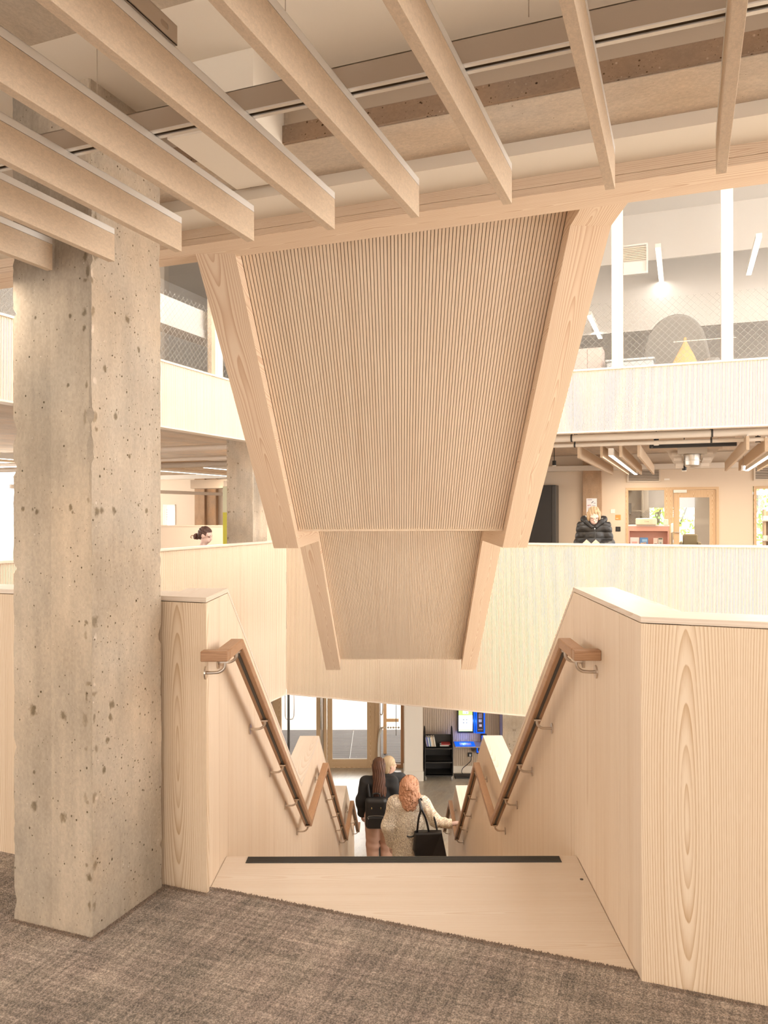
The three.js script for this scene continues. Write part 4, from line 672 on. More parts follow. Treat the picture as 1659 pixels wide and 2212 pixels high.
{ // olive chair
  const t = grid('lounge_chair', 'olive green padded chair in front of the oak door', 'chair', 0.09, 0, 14.2), ol = flat(0.20, 0.16, 0.09, 0.8);
  const back = new THREE.CylinderGeometry(0.17, 0.19, 0.5, 24, 1, false, 0, Math.PI); back.scale(1, 1, 0.8); part('backrest', [box(-0.12, 0.12, 0.6, 1.115, -0.05, 0.02, { r: 0.03 })], ol, t); part('armrest', box(-0.17, -0.12, 0.5, 0.98, -0.2, 0.25, { r: 0.02 }), ol, t); part('armrest', box(0.12, 0.17, 0.5, 0.98, -0.2, 0.25, { r: 0.02 }), ol, t); part('seat', box(-0.17, 0.17, 0.38, 0.5, -0.1, 0.4, { r: 0.03 }), ol, t);
  for (const [x, z] of [[-0.14, -0.05], [0.14, -0.05], [-0.14, 0.35], [0.14, 0.35]]) part('leg', cyl(0.014, 0.38, x, 0.19, z, 'y', 10), M.charcoal, t);
}
{ // display stand at the right edge
  const t = grid('magazine_stand', 'wooden leaflet stand at the right edge of the picture', 'stand', 1.285, 0, 15.0), wd = flat(0.50, 0.38, 0.26, 0.7);
  part('side', box(0, 0.03, 0, 1.53, -0.3, 0.05), wd, t); part('side', box(0.77, 0.8, 0, 1.53, -0.3, 0.05), wd, t); part('back_panel', box(0.03, 0.77, 0, 1.5, -0.3, -0.28), flat(0.38, 0.28, 0.19, 0.7), t);
  for (const y of [0.62, 0.98, 1.32]) { part('tray', [box(-0.02, 0.82, y, y + 0.02, -0.28, 0.1), box(-0.02, 0.82, y, y + 0.1, 0.09, 0.1)], flat(0.74, 0.66, 0.58, 0.6), t); }
  [[0.05, 0.99, [0.10, 0.07, 0.05], 'small dark leaflet in the middle tray of the leaflet stand'], [0.12, 0.99, [0.75, 0.35, 0.12], 'small orange leaflet in the middle tray of the leaflet stand'], [0.02, 0.64, [0.18, 0.32, 0.06], 'small green leaflet in the lower tray of the leaflet stand'], [0.12, 0.64, [0.72, 0.68, 0.6], 'small white leaflet in the lower tray of the leaflet stand']].forEach(([x, y, c, lab]) => single('leaflet', box(0, 0.06, 0, 0.09, 0, 0.004), flat(...c, 0.6), lab, 'leaflet', bp(1.285 + x, y + 0.01, 14.885), -T));
}
// ceiling services, right
{
  const wp = flat(0.72, 0.65, 0.56, 0.5);
  const pipe = (lab, y, p, r, m = wp) => { const t = grid('ceiling_pipe', lab, 'pipe', -4.5, y, p); part('tube', cyl(r, 10.4, 5.2, 0, 0, 'x', 20), m, t); for (const x of [2.95, 4.85, 6.9]) part('clip', [box(x, x + 0.02, 0, 0.3, -0.006, 0.006), cyl(r + 0.006, 0.025, x + 0.01, 0, 0, 'x', 20)], M.charcoal, t); return t; };
  pipe('thick white pipe under the ceiling just behind the right slatted band', 2.575, 11.7, 0.05); pipe('flat grey pipe below the thick white ceiling pipe on the right', 2.50, 12.05, 0.03); pipe('thin upper pipe close to the concrete ceiling on the right', 2.70, 12.3, 0.03, flat(0.5, 0.42, 0.34, 0.6));
  const tr = grid('cable_tray', 'dark cable tray above the white pipe on the right', 'tray', -0.5, 2.66, 11.15); part('bed', box(0, 1.5, 0, 0.012, -0.3, 0), M.charcoal, tr); for (let i = 0; i < 8; i++) part('rung', box(i * 0.21, i * 0.21 + 0.012, 0.0, 0.08, -0.3, 0.0), M.galv, tr);
  const b0 = (d, lab, p0 = 12.35, p1 = 18.4) => { const t = grid('ceiling_baffle', lab, 'baffle', d, 2.325, p0, 'felt baffles over the library floor'); part('felt_board', box(-0.02, 0.02, 0, 0.19, -(p1 - p0), 0, { g: 'z', r: 0.003, u: d }), M.felt, t); part('carrier_rail', box(-0.01, 0.01, 0.19, 0.205, -(p1 - p0), 0), M.alu, t); };
  b0(-1.52, 'felt baffle left of the right-hand library lamp, first of four'); b0(-1.18, 'felt baffle just left of the lit lamp, second of four', 12.35); b0(-0.90, 'felt baffle just right of the lit lamp, third of four'); b0(-0.64, 'felt baffle before the wall grille, last of four'); b0(0.80, 'felt baffle right of the round duct, first of three', 11.6, 17.6); b0(1.06, 'felt baffle beside the right edge lamp, second of three', 12.0, 17.6); b0(1.42, 'felt baffle right of the right edge lamp, last of three', 12.3, 17.8); b0(-3.15, 'felt baffle above the black locker', 13.5, 18.4);
  for (const [d, p0, len, lab] of [[-1.035, 12.25, 6.6, 'bright linear lamp between felt baffles, right of the stair'], [1.225, 12.6, 5.4, 'bright linear lamp at the right edge of the library ceiling']]) { const t = grid('ceiling_lamp', lab, 'lamp', d, 2.345, p0); lampBar(t, len, 0.075, 0.11, 85, 0, 0, -len / 2); }
  // bracing straps and little blocks on the slab
  for (let i = 0; i < 9; i++) single('ceiling_block', box(0, 0.24, 0, 0.04, 0, 0.08), flat(0.66, 0.56, 0.46, 0.8), `short pale batten under the concrete ceiling, ${['nearest left of the round duct', 'second left of the round duct', 'farthest left of the round duct', 'nearest right of the round duct', 'second right of the round duct', 'farthest right of the round duct', 'nearer one beside the right edge lamp', 'farther one beside the right edge lamp', 'alone near the stair'][i]}`, 'batten', bp([-0.42, -0.36, -0.3, 0.5, 0.44, 0.4, 1.0, 0.95, -2.95][i], 2.62, [13.6, 14.6, 15.6, 13.4, 14.4, 15.4, 14.0, 15.0, 14.0][i]), -T, 'pale battens under the library ceiling');
  // fan coil diffuser with round duct
  const t = grid('air_duct', 'round silver air duct with winged diffusers under the library ceiling', 'duct', 0.12, 2.2, 13.6), sv = flat(0.55, 0.52, 0.47, 0.3, { metalness: 0.85 });
  part('round_duct', [cyl(0.12, 0.16, 0, 0.13, 0, 'y', 28, 0.13), cyl(0.135, 0.012, 0, 0.21, 0, 'y', 28), cyl(0.135, 0.012, 0, 0.12, 0, 'y', 28), ball(0.12, 0.05, 0.12, 0, 0.05, 0, 20)], sv, t); part('box', [box(-0.22, 0.22, 0.22, 0.36, -0.3, 0.2)], flat(0.5, 0.45, 0.38, 0.4, { metalness: 0.5 }), t);
  for (const s of [-1, 1]) { const w = part('wing', [prism([[0.13, 0.0], [0.24, 0.0], [0.40, 0.30], [0.17, 0.30]].map(([a, b]) => [a * s, b]), -0.02, 0.0, 'xy')], flat(0.62, 0.54, 0.45, 0.6), t); for (let i = 0; i < 3; i++) part('louvre', box(s > 0 ? 0.13 + i * 0.03 : -0.25 - i * 0.03, s > 0 ? 0.25 + i * 0.03 : -0.13 - i * 0.03, 0.03 + i * 0.09, 0.075 + i * 0.09, 0.0, 0.02), flat(0.72, 0.64, 0.55, 0.5), w); }
  const sl = grid('slot_diffuser', 'long black slot diffuser under the library ceiling', 'diffuser', -0.48, 2.435, 12.2); part('body', box(0, 1.18, 0, 0.06, -0.12, 0), M.black, sl); part('upper_plate', box(-0.05, 1.2, 0.065, 0.1, -0.14, 0.0), flat(0.62, 0.55, 0.46, 0.25, { metalness: 0.7 }), sl); part('bracket', [box(0.06, 0.12, 0.03, 0.1, 0.0, 0.04), box(0.02, 0.05, 0.0, 0.02, 0.0, 0.1)], M.charcoal, sl);
  const gr = (d, w, lab) => { const g = grid('wall_grille', lab, 'grille', d, 2.19, PW - 0.005); part('frame', [box(0, w, 0, 0.035, 0, 0.04), box(0, w, 0.3, 0.335, 0, 0.04), box(0, 0.035, 0.035, 0.3, 0, 0.04), box(w - 0.035, w, 0.035, 0.3, 0, 0.04)], flat(0.62, 0.52, 0.41, 0.7), g); part('recess', box(0.035, w - 0.035, 0.035, 0.3, 0.001, 0.003), flat(0.08, 0.06, 0.045, 0.9), g); for (let i = 0; i < 7; i++) part('blade', box(0.035, w - 0.035, 0.05 + i * 0.036, 0.068 + i * 0.036, 0.006, 0.03), flat(0.60, 0.50, 0.40, 0.7), g); };
  gr(-1.27, 0.75, 'louvred wall grille above the internal window'); gr(1.463, 0.9, 'louvred wall grille above the right back window');
  single('wall_label', box(0, 0.12, 0, 0.04, 0, 0.008), M.white, 'small white label on the wall right of the grille', 'label', bp(-0.44, 2.23, PW - 0.009), -T);
  const spot = (d, p, y, lab, blk) => { const g = grid('ceiling_spotlight', lab, 'spotlight', d, y, p); part('stem', cyl(0.008, 2.86 - y, 0, (2.86 - y) / 2, 0, 'y', 8), blk ? M.charcoal : M.chrome, g); part('head', cyl(0.035, 0.09, 0, -0.04, 0, 'y', 16), blk ? M.black : M.chrome, g); part('rim', cyl(0.036, 0.012, 0, -0.09, 0, 'y', 16), M.white, g); };
  spot(1.0, 15.6, 2.33, 'small chrome sensor hanging right of the round duct', false); spot(0.0, 13.9, 2.26, 'tiny black camera hanging below the round duct', true); spot(-2.3, 15.0, 2.46, 'small black camera near the ceiling above the locker', true); spot(1.17, 12.25, 2.56, 'chrome lamp bracket at the end of the right edge lamp', false); spot(0.98, 12.3, 2.56, 'black lamp bracket beside the right edge lamp', true); spot(-0.38, 12.1, 2.56, 'black bracket at the left end of the slot diffuser', true);
}
// ceiling services and furniture, left
{
  const wp = flat(0.70, 0.60, 0.50, 0.5);
  const barP = (name, lab, cat, d, y, p0, p1, w, h, m) => { const t = grid(name, lab, cat, d, y, p0); part('bar', box(-w / 2, w / 2, 0, h, -(p1 - p0), 0, { r: 0.004 }), m, t); return t; };
  const pipeD = (lab, y, p, r, m = wp) => { const t = grid('ceiling_pipe', lab, 'pipe', -15, y, p); part('tube', cyl(r, 8.2, 4.1, 0, 0, 'x', 16), m, t); part('clip', cyl(r + 0.01, 0.02, 7.9, 0, 0, 'x', 16), M.charcoal, t); };
  pipeD('upper cream pipe under the left library ceiling', 2.60, 11.3, 0.045); pipeD('middle cream pipe under the left library ceiling', 2.44, 11.6, 0.035); pipeD('lower dull pipe under the left library ceiling', 2.36, 11.9, 0.05, flat(0.45, 0.37, 0.29, 0.6));
  for (const [d, p0, len, pw, lab] of [[-8.0, 11.9, 4.6, 80, 'linear lamp under the left library ceiling, above the seated woman'], [-9.4, 8.0, 8.0, 80, 'second linear lamp farther left under the library ceiling']]) { const t = grid('ceiling_lamp', lab, 'lamp', d, 2.30, p0); lampBar(t, len, 0.075, 0.09, pw, 0, 0, -len / 2); }
  for (const [d, i] of [[-7.5, 0], [-8.5, 1], [-9.0, 2]]) barP('ceiling_baffle', `felt baffle under the left library ceiling, ${['right', 'middle', 'left'][i]} of three`, 'baffle', d, 2.30, 12.0, 18, 0.04, 0.19, M.felt);
  const du = grid('air_duct', 'long flat duct with grilles under the left library ceiling', 'duct', -10.6, 2.05, 15.2); part('body', box(0, 3.4, 0, 0.2, -0.5, 0), flat(0.55, 0.44, 0.33, 0.7), du); part('grille', box(0.9, 1.7, 0.04, 0.16, 0.0, 0.015), flat(0.25, 0.2, 0.16, 0.6), du); part('grille', box(1.9, 2.7, 0.04, 0.16, 0.0, 0.015), flat(0.25, 0.2, 0.16, 0.6), du);
  barP('wall_rail', 'pale rail along the far left wall below the ceiling', 'rail', -11.6, 1.95, 11, 19.4, 0.05, 0.08, wp);
  // acoustic desk screen behind the woman
  const sc = grid('desk_screen', 'low beige partition screen behind the seated woman', 'partition', -12.6, 0, 14.6); part('panel', box(-3, 5.4, 0.25, 1.19, -0.03, 0), flat(0.64, 0.53, 0.42, 0.9), sc); part('top_rail', box(-3, 5.4, 1.19, 1.22, -0.04, 0.01), flat(0.62, 0.50, 0.38, 0.6), sc); part('post', box(3.55, 3.60, 0, 1.19, 0.0, 0.02), flat(0.45, 0.32, 0.17, 0.6), sc); part('foot', box(-3, 5.4, 0, 0.25, -0.025, -0.005), M.charcoal, sc);
  const yp = grid('yellow_panel', 'narrow yellow-green panel with frosted top beside the pale column', 'panel', -7.30, 0, 11.6); part('lower_board', box(-0.13, 0.1, 0, 1.5, -0.03, 0), flat(0.55, 0.50, 0.04, 0.6), yp); part('upper_board', box(-0.13, 0.1, 1.5, 1.95, -0.03, 0), flat(0.62, 0.60, 0.42, 0.6), yp);
  single('desk', [box(-0.9, 0.9, 0.70, 0.73, -0.4, 0.4, { r: 0.005 }), ...[[-0.85, -0.35], [0.8, -0.35], [-0.85, 0.3], [0.8, 0.3]].map(([x, z]) => box(x, x + 0.05, 0, 0.7, z, z + 0.05))], M.white, 'white desk behind the left balustrade', 'desk', bp(-6.35, 0, 8.3), -T + Math.PI / 2);
  single('white_screen', box(0, 1.0, 0, 2.1, 0, 0.03), M.white, 'tall white screen right of the pale column behind the left balcony', 'screen', bp(-5.75, 0, 12.5), -T);
}

// =====================================================================
// UPPER ROOMS BEHIND THE GLAZING
// =====================================================================
{
  const wh = M.roomGrey;
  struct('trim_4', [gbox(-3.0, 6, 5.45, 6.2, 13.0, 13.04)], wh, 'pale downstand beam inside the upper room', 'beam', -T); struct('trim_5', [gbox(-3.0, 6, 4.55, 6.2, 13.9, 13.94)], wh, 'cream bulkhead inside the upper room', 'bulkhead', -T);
  struct('floor', [gbox(-5.5, 6, 3.30, 3.38, PF + 0.14, 16.5), gbox(-9.8, DL - 0.14, 3.2, 3.28, 3.13, 16.5)], M.carpetPlain, 'floor of the upper rooms', 'floor', -T);
  const g = grid('ceiling_grille', 'pale louvred grille high on the upper room wall', 'grille', -0.80, 4.85, 11.6); part('frame', [box(0, 0.33, 0, 0.02, 0, 0.02), box(0, 0.33, 0.4, 0.42, 0, 0.02), box(0.31, 0.33, 0.02, 0.4, 0, 0.02), box(0, 0.33, 0, 0.42, -0.04, -0.01)], wh, g); for (let i = 0; i < 8; i++) part('blade', box(0, 0.31, 0.2 + i * 0.024, 0.212 + i * 0.024, -0.005, 0.012), flat(0.55, 0.46, 0.34, 0.7), g);
  for (const [d, p, y, lab] of [[-0.35, 13.0, 5.35, 'linear lamp behind the upper right glazing, left pane'], [0.95, 12.6, 5.2, 'linear lamp behind the upper right glazing, right pane'], [2.4, 13.2, 5.3, 'linear lamp behind the upper right glazing, beyond the frame'], [-1.4, 13.6, 4.6, 'linear lamp low behind the upper right glazing, beside the stair']]) { const t = grid('ceiling_lamp', lab, 'lamp', d, y, p); lampBar(t, 1.8, 0.08, 0.06, 14, 0, 0, 0, new THREE.Color().setRGB(1, 0.96, 0.9)); }
  { const t = grid('ceiling_lamp', 'linear lamp behind the upper left glazing', 'lamp', -7.6, 5.6, 9.4); lampBar(t, 2.4, 0.08, 0.06, 40); }
  { // big grey tub chair
    const t = grid('lounge_chair', 'large round-backed grey armchair behind the upper right glazing', 'chair', -0.07, 3.38, 11.75), gm = flat(0.20, 0.185, 0.165, 0.9);
    const sh = new THREE.Shape(); sh.moveTo(-0.46, 0.0); sh.lineTo(-0.42, 0.38); sh.quadraticCurveTo(-0.33, 0.80, -0.02, 0.82); sh.quadraticCurveTo(0.26, 0.80, 0.33, 0.42); sh.lineTo(0.42, 0.0); const e = uvSafe(new THREE.ExtrudeGeometry(sh, { depth: 0.16, bevelEnabled: true, bevelThickness: 0.05, bevelSize: 0.04, bevelSegments: 3, curveSegments: 16 })); e.translate(0, 0.02, -0.1); part('backrest', e, gm, t); part('seat', box(-0.36, 0.34, 0.1, 0.34, -0.7, -0.05, { r: 0.05 }), gm, t);
  }
  { const t = grid('paper_cone', 'orange crumpled paper cone standing on the upper sill', 'cone', 0.015, 3.385, 11.1), R = rng(9), c = new THREE.ConeGeometry(0.19, 0.40, 28, 8); const p = c.attributes.position; for (let i = 0; i < p.count; i++) { const k = 1 + 0.10 * (vnoise(p.getX(i) * 22, p.getY(i) * 18, 3) - 0.5) + 0.06 * Math.sin(Math.atan2(p.getZ(i), p.getX(i)) * 5 + p.getY(i) * 9); p.setX(i, p.getX(i) * k); p.setZ(i, p.getZ(i) * k * 0.6); } c.computeVertexNormals(); c.translate(0, 0.2, 0); part('cone', uvSafe(c), flat(0.72, 0.40, 0.16, 0.7), t); part('tip', ball(0.02, 0.03, 0.02, 0, 0.39, 0, 10), flat(0.72, 0.40, 0.16, 0.7), t); }
  { const t = grid('storage_box', 'long pale blue lidded box on the floor behind the upper right glazing', 'box', -1.0, 3.385, 11.15); part('tub', box(0, 0.62, 0, 0.17, -0.3, 0, { r: 0.03 }), flat(0.52, 0.56, 0.58, 0.5), t); part('lid', box(-0.015, 0.635, 0.165, 0.2, -0.31, 0.01, { r: 0.015 }), flat(0.6, 0.64, 0.66, 0.5), t); }
  { const t = grid('low_cabinet', 'pinkish low cabinet behind the upper glazing beside the stair', 'cabinet', -1.46, 3.385, 11.25); const cm = flat(0.62, 0.50, 0.45, 0.7); part('body', box(0, 0.40, 0, 0.40, -0.35, 0), cm, t); part('door', box(0.01, 0.195, 0.02, 0.385, 0.0, 0.012), cm, t); part('door', box(0.205, 0.39, 0.02, 0.385, 0.0, 0.012), cm, t); }
  { const t = grid('round_stool', 'small grey round stool behind the upper glazing, right of the orange cone', 'stool', 0.34, 3.385, 11.2); part('seat', cyl(0.10, 0.06, 0, 0.1, 0, 'y', 20), flat(0.3, 0.29, 0.27, 0.8), t); part('base', cyl(0.06, 0.07, 0, 0.035, 0, 'y', 16), M.charcoal, t); }
  { const t = grid('curtain_rod', 'thin white rod across the upper right glazing above the orange cone', 'rod', -0.12, 3.735, 11.02); part('rod', cyl(0.006, 0.75, 0.37, 0, 0, 'x', 8), M.white, t); part('end', ball(0.01, 0.01, 0.01, 0, 0, 0, 8), M.white, t); }
  // left upper room: white bar added to stand in for a bright reflection in the panes
  { const t = grid('reflection_bar', 'white bar added as a stand-in for the bright reflection in the upper left panes', 'beam', -6.0, 3.78, 4.0); part('box', box(-0.12, 0.12, 0.10, 0.36, -9, 0), wh, t); part('ledge', box(-0.16, 0.14, 0.0, 0.1, -9, 0, { r: 0.004 }), wh, t); }
  { const t = grid('inner_post', 'pale timber post inside the upper left room', 'post', -6.5, 3.28, 8.35); part('post', box(-0.09, 0.09, 0, 2.9, -0.09, 0.09, { r: 0.004 }), M.ash, t); }
}

// =====================================================================
// PEOPLE
// =====================================================================
// mesh a distance field on a grid (surface nets), with normals from the field
function sdfMesh(f, lo, hi, cell) {
  const n = [0, 1, 2].map(k => Math.max(2, Math.ceil((hi[k] - lo[k]) / cell) + 1)), [nx, ny, nz] = n, val = new Float32Array(nx * ny * nz), id = (i, j, k) => i + nx * (j + ny * k);
  for (let k = 0; k < nz; k++) for (let j = 0; j < ny; j++) for (let i = 0; i < nx; i++) val[id(i, j, k)] = f(lo[0] + i * cell, lo[1] + j * cell, lo[2] + k * cell);
  const vert = new Int32Array(nx * ny * nz).fill(-1), pos = [], idx = [];
  for (let k = 0; k < nz - 1; k++) for (let j = 0; j < ny - 1; j++) for (let i = 0; i < nx - 1; i++) {
    let c = 0, sx = 0, sy = 0, sz = 0, neg = 0; const v = [];
    for (let q = 0; q < 8; q++) { const w = val[id(i + (q & 1), j + (q >> 1 & 1), k + (q >> 2))]; v.push(w); if (w < 0) neg++; }
    if (neg === 0 || neg === 8) continue;
    for (const [a, b] of [[0, 1], [2, 3], [4, 5], [6, 7], [0, 2], [1, 3], [4, 6], [5, 7], [0, 4], [1, 5], [2, 6], [3, 7]]) if ((v[a] < 0) !== (v[b] < 0)) { const t = v[a] / (v[a] - v[b]); sx += lerp(a & 1, b & 1, t); sy += lerp(a >> 1 & 1, b >> 1 & 1, t); sz += lerp(a >> 2, b >> 2, t); c++; }
    vert[id(i, j, k)] = pos.length / 3; pos.push(lo[0] + (i + sx / c) * cell, lo[1] + (j + sy / c) * cell, lo[2] + (k + sz / c) * cell);
  }
  const quad = (a, b, c, d, flip) => { if (a < 0 || b < 0 || c < 0 || d < 0) return; flip ? idx.push(a, c, b, a, d, c) : idx.push(a, b, c, a, c, d); };
  for (let k = 1; k < nz - 1; k++) for (let j = 1; j < ny - 1; j++) for (let i = 1; i < nx - 1; i++) {
    const s = val[id(i, j, k)] < 0;
    if (s !== (val[id(i + 1, j, k)] < 0)) quad(vert[id(i, j - 1, k - 1)], vert[id(i, j, k - 1)], vert[id(i, j, k)], vert[id(i, j - 1, k)], !s);
    if (s !== (val[id(i, j + 1, k)] < 0)) quad(vert[id(i - 1, j, k - 1)], vert[id(i - 1, j, k)], vert[id(i, j, k)], vert[id(i, j, k - 1)], !s);
    if (s !== (val[id(i, j, k + 1)] < 0)) quad(vert[id(i - 1, j - 1, k)], vert[id(i, j - 1, k)], vert[id(i, j, k)], vert[id(i - 1, j, k)], !s);
  }
  const nor = [], uv = [], e = cell * 0.6;
  for (let q = 0; q < pos.length; q += 3) { const [x, y, z] = [pos[q], pos[q + 1], pos[q + 2]], a = [f(x + e, y, z) - f(x - e, y, z), f(x, y + e, z) - f(x, y - e, z), f(x, y, z + e) - f(x, y, z - e)], l = Math.hypot(...a) || 1; nor.push(a[0] / l, a[1] / l, a[2] / l); uv.push(x + z * 0.6, y + z * 0.15); }
  const g = new THREE.BufferGeometry(); g.setAttribute('position', new THREE.Float32BufferAttribute(pos, 3)); g.setAttribute('normal', new THREE.Float32BufferAttribute(nor, 3)); g.setAttribute('uv', new THREE.Float32BufferAttribute(uv, 2)); g.setIndex(idx); return g.toNonIndexed();
}
const smin = (a, b, k) => { const h = Math.max(k - Math.abs(a - b), 0) / k; return Math.min(a, b) - h * h * k * 0.25; };
function bone([ax, ay, az], [bx, by, bz], ra, rb, sq = 1) { const dx = bx - ax, dy = by - ay, dz = bz - az, L = dx * dx + dy * dy + dz * dz; return (x, y, z) => { const t = clamp(((x - ax) * dx + (y - ay) * dy + (z - az) * dz) / L); return Math.hypot(x - ax - t * dx, y - ay - t * dy, (z - az - t * dz) * sq) - lerp(ra, rb, t); }; }
function ell([cx, cy, cz], [rx, ry, rz]) { return (x, y, z) => { x -= cx; y -= cy; z -= cz; const k0 = Math.hypot(x / rx, y / ry, z / rz), k1 = Math.hypot(x / rx / rx, y / ry / ry, z / rz / rz); return k0 < 1e-6 ? -Math.min(rx, ry, rz) : k0 * (k0 - 1) / k1; }; }
const union = (list, k = 0.03) => (x, y, z) => { let d = 1e3; for (const f of list) d = smin(d, f(x, y, z), k); return d; };
const grow = (f, r) => (x, y, z) => f(x, y, z) - r;
const clipY = (f, y0, y1) => (x, y, z) => Math.max(f(x, y, z), y - y1, y0 - y);
// head turned by yaw (about y) and pitch (nod) about its centre; +z is where the face looks
function posed(f, c, yaw, pitch) { const cy = Math.cos(yaw), sy = Math.sin(yaw), cp = Math.cos(pitch), sp = Math.sin(pitch); return (x, y, z) => { x -= c[0]; y -= c[1]; z -= c[2]; const x1 = cy * x - sy * z, z1 = sy * x + cy * z, y2 = cp * y + sp * z1, z2 = -sp * y + cp * z1; return f(x1, y2, z2); }; }
const headShape = union([ell([0, 0.03, -0.012], [0.074, 0.092, 0.094]), ell([0, -0.05, 0.025], [0.052, 0.062, 0.062]), bone([0, 0.008, 0.082], [0, -0.026, 0.098], 0.009, 0.014), ell([0, -0.06, 0.072], [0.024, 0.012, 0.016]), ell([0.075, -0.008, -0.008], [0.012, 0.03, 0.019]), ell([-0.075, -0.008, -0.008], [0.012, 0.03, 0.019]), ell([0.03, 0.018, 0.068], [0.022, 0.009, 0.014]), ell([-0.03, 0.018, 0.068], [0.022, 0.009, 0.014])], 0.022);
const inHead = (c, yaw, pitch, [x, y, z]) => { const cy = Math.cos(yaw), sy = Math.sin(yaw), cp = Math.cos(pitch), sp = Math.sin(pitch), y1 = cp * y - sp * z, z1 = sp * y + cp * z; return [c[0] + cy * x + sy * z1, c[1] + y1, c[2] - sy * x + cy * z1]; };
// a hand: palm plus five separate fingers; wrist w, direction dir (unit), palm facing n, side = thumb side; curl bends the fingers towards n
function handBones(w, dir, n, thumbSide, curl = 0.5, s = 1) {
  const D = new THREE.Vector3(...dir).normalize(), N = new THREE.Vector3(...n).normalize(), S = new THREE.Vector3().crossVectors(D, N).multiplyScalar(thumbSide), W = new THREE.Vector3(...w), at = (a, b, c) => W.clone().addScaledVector(D, a * s).addScaledVector(S, b * s).addScaledVector(N, c * s).toArray(), L = [];
  L.push(bone(at(0, 0, 0), at(0.03, 0, 0), 0.026 * s, 0.024 * s)); for (const b of [-0.026, -0.009, 0.009, 0.026]) L.push(bone(at(0.02, b * 0.7, 0), at(0.082, b, 0), 0.014 * s, 0.0115 * s));
  [[-0.029, 0.060], [-0.010, 0.074], [0.010, 0.080], [0.029, 0.070]].forEach(([b, len]) => { let p = [0.082, b, 0], a = curl * 0.5; for (let k = 0; k < 3; k++) { const q = [p[0] + Math.cos(a) * len * [0.45, 0.32, 0.25][k], b * (1 + 0.06 * k), p[2] + Math.sin(a) * len * [0.45, 0.32, 0.25][k]]; L.push(bone(at(...p), at(...q), (0.0092 - k * 0.0009) * s, (0.0084 - k * 0.0011) * s)); p = q; a += curl; } });
  L.push(bone(at(0.018, 0.022, 0.004), at(0.05, 0.046, 0.012), 0.0135 * s, 0.0105 * s), bone(at(0.05, 0.046, 0.012), at(0.075, 0.052, 0.024 + curl * 0.01), 0.0100 * s, 0.0082 * s));
  return (x, y, z) => { let d = 1e3; for (let i = 0; i < 5; i++) d = smin(d, L[i](x, y, z), 0.014); for (let i = 5; i < L.length; i++) d = smin(d, L[i](x, y, z), 0.005); return d; };
}
const around = (c, r) => [c.map(v => v - r), c.map(v => v + r)];
const skin = flat(0.62, 0.38, 0.28, 0.55), skinPale = flat(0.72, 0.50, 0.42, 0.55);
const hairTex = (c1, c2, seed, fx = 260, fy = 6) => { const t = dataTex(256, 256, (i, j, o) => { const v = clamp(0.15 + 0.9 * fbm(i / 256 * fx * 0.25, j / 256 * fy, seed, 3)); for (let c = 0; c < 3; c++) o[c] = lerp(c1[c], c2[c], v); }); t.repeat.set(1 / 0.3, 1 / 0.3); return std({ map: t, roughness: 0.6 }); };
function walkBody(o) { // standing or walking figure facing -z; returns bones by name
  const { H = 1.65, shW = 0.17, hipW = 0.085, lArm, rArm, lLeg, rLeg, lean = 0 } = o, k = H / 1.65, sh = [0, 1.33 * k, lean * -0.08];
  const hip = [0, 0.88 * k, 0], L = {};
  L.torso = [bone([0, 0.92 * k, 0], [0, 1.12 * k, lean * -0.03], 0.125 * k, 0.115 * k, 1.35), bone([0, 1.12 * k, lean * -0.03], [0, 1.28 * k, sh[2]], 0.125 * k, 0.115 * k, 1.35), bone([-shW + 0.03, sh[1], sh[2]], [shW - 0.03, sh[1], sh[2]], 0.062 * k, 0.062 * k, 1.1)];
  L.hips = [bone([-hipW * 0.7, 0.90 * k, 0], [hipW * 0.7, 0.90 * k, 0], 0.115 * k, 0.115 * k, 1.1)];
  L.neck = [bone([0, 1.34 * k, sh[2]], [0, 1.46 * k, sh[2] - 0.02 * lean], 0.05 * k, 0.045 * k)];
  const limb = (a, b, c, r) => [bone(a, b, r[0], r[1]), bone(b, c, r[1], r[2])];
  const S = (s) => [s * shW, sh[1] - 0.01, sh[2]], Hp = (s) => [s * hipW, 0.87 * k, 0];
  L.armL = limb(S(-1), lArm[0], lArm[1], [0.048, 0.040, 0.028]); L.armR = limb(S(1), rArm[0], rArm[1], [0.048, 0.040, 0.028]);
  L.legL = limb(Hp(-1), lLeg[0], lLeg[1], [0.085, 0.056, 0.040]); L.legR = limb(Hp(1), rLeg[0], rLeg[1], [0.085, 0.056, 0.040]);
  L.footL = [bone(lLeg[1], [lLeg[1][0], 0.03 + lLeg[2], lLeg[1][2] - 0.15], 0.036, 0.03)]; L.footR = [bone(rLeg[1], [rLeg[1][0], 0.03 + rLeg[2], rLeg[1][2] - 0.15], 0.036, 0.03)];
  L.head = [0, 1.535 * k, sh[2] - 0.03 * lean]; return L;
}
function bodyPart(t, L, o) { // one continuous skin surface with finer head and hands
  const all = union([...L.torso, ...L.hips, ...L.neck, ...L.armL, ...L.armR, ...L.legL, ...L.legR, ...L.footL, ...L.footR], 0.05);
  const geos = [sdfMesh(all, o.lo, o.hi, 0.016)], hd = posed(headShape, L.head, o.yaw ?? Math.PI, o.pitch ?? 0);
  geos.push(sdfMesh((x, y, z) => smin(hd(x, y, z), L.neck[0](x, y, z), 0.03), ...around(L.head, 0.15), 0.006));
  for (const h of o.hands ?? []) geos.push(sdfMesh(h[0], ...around(h[1], 0.15), 0.0042));
  return part('body', geos, o.skin ?? skin, t);
}
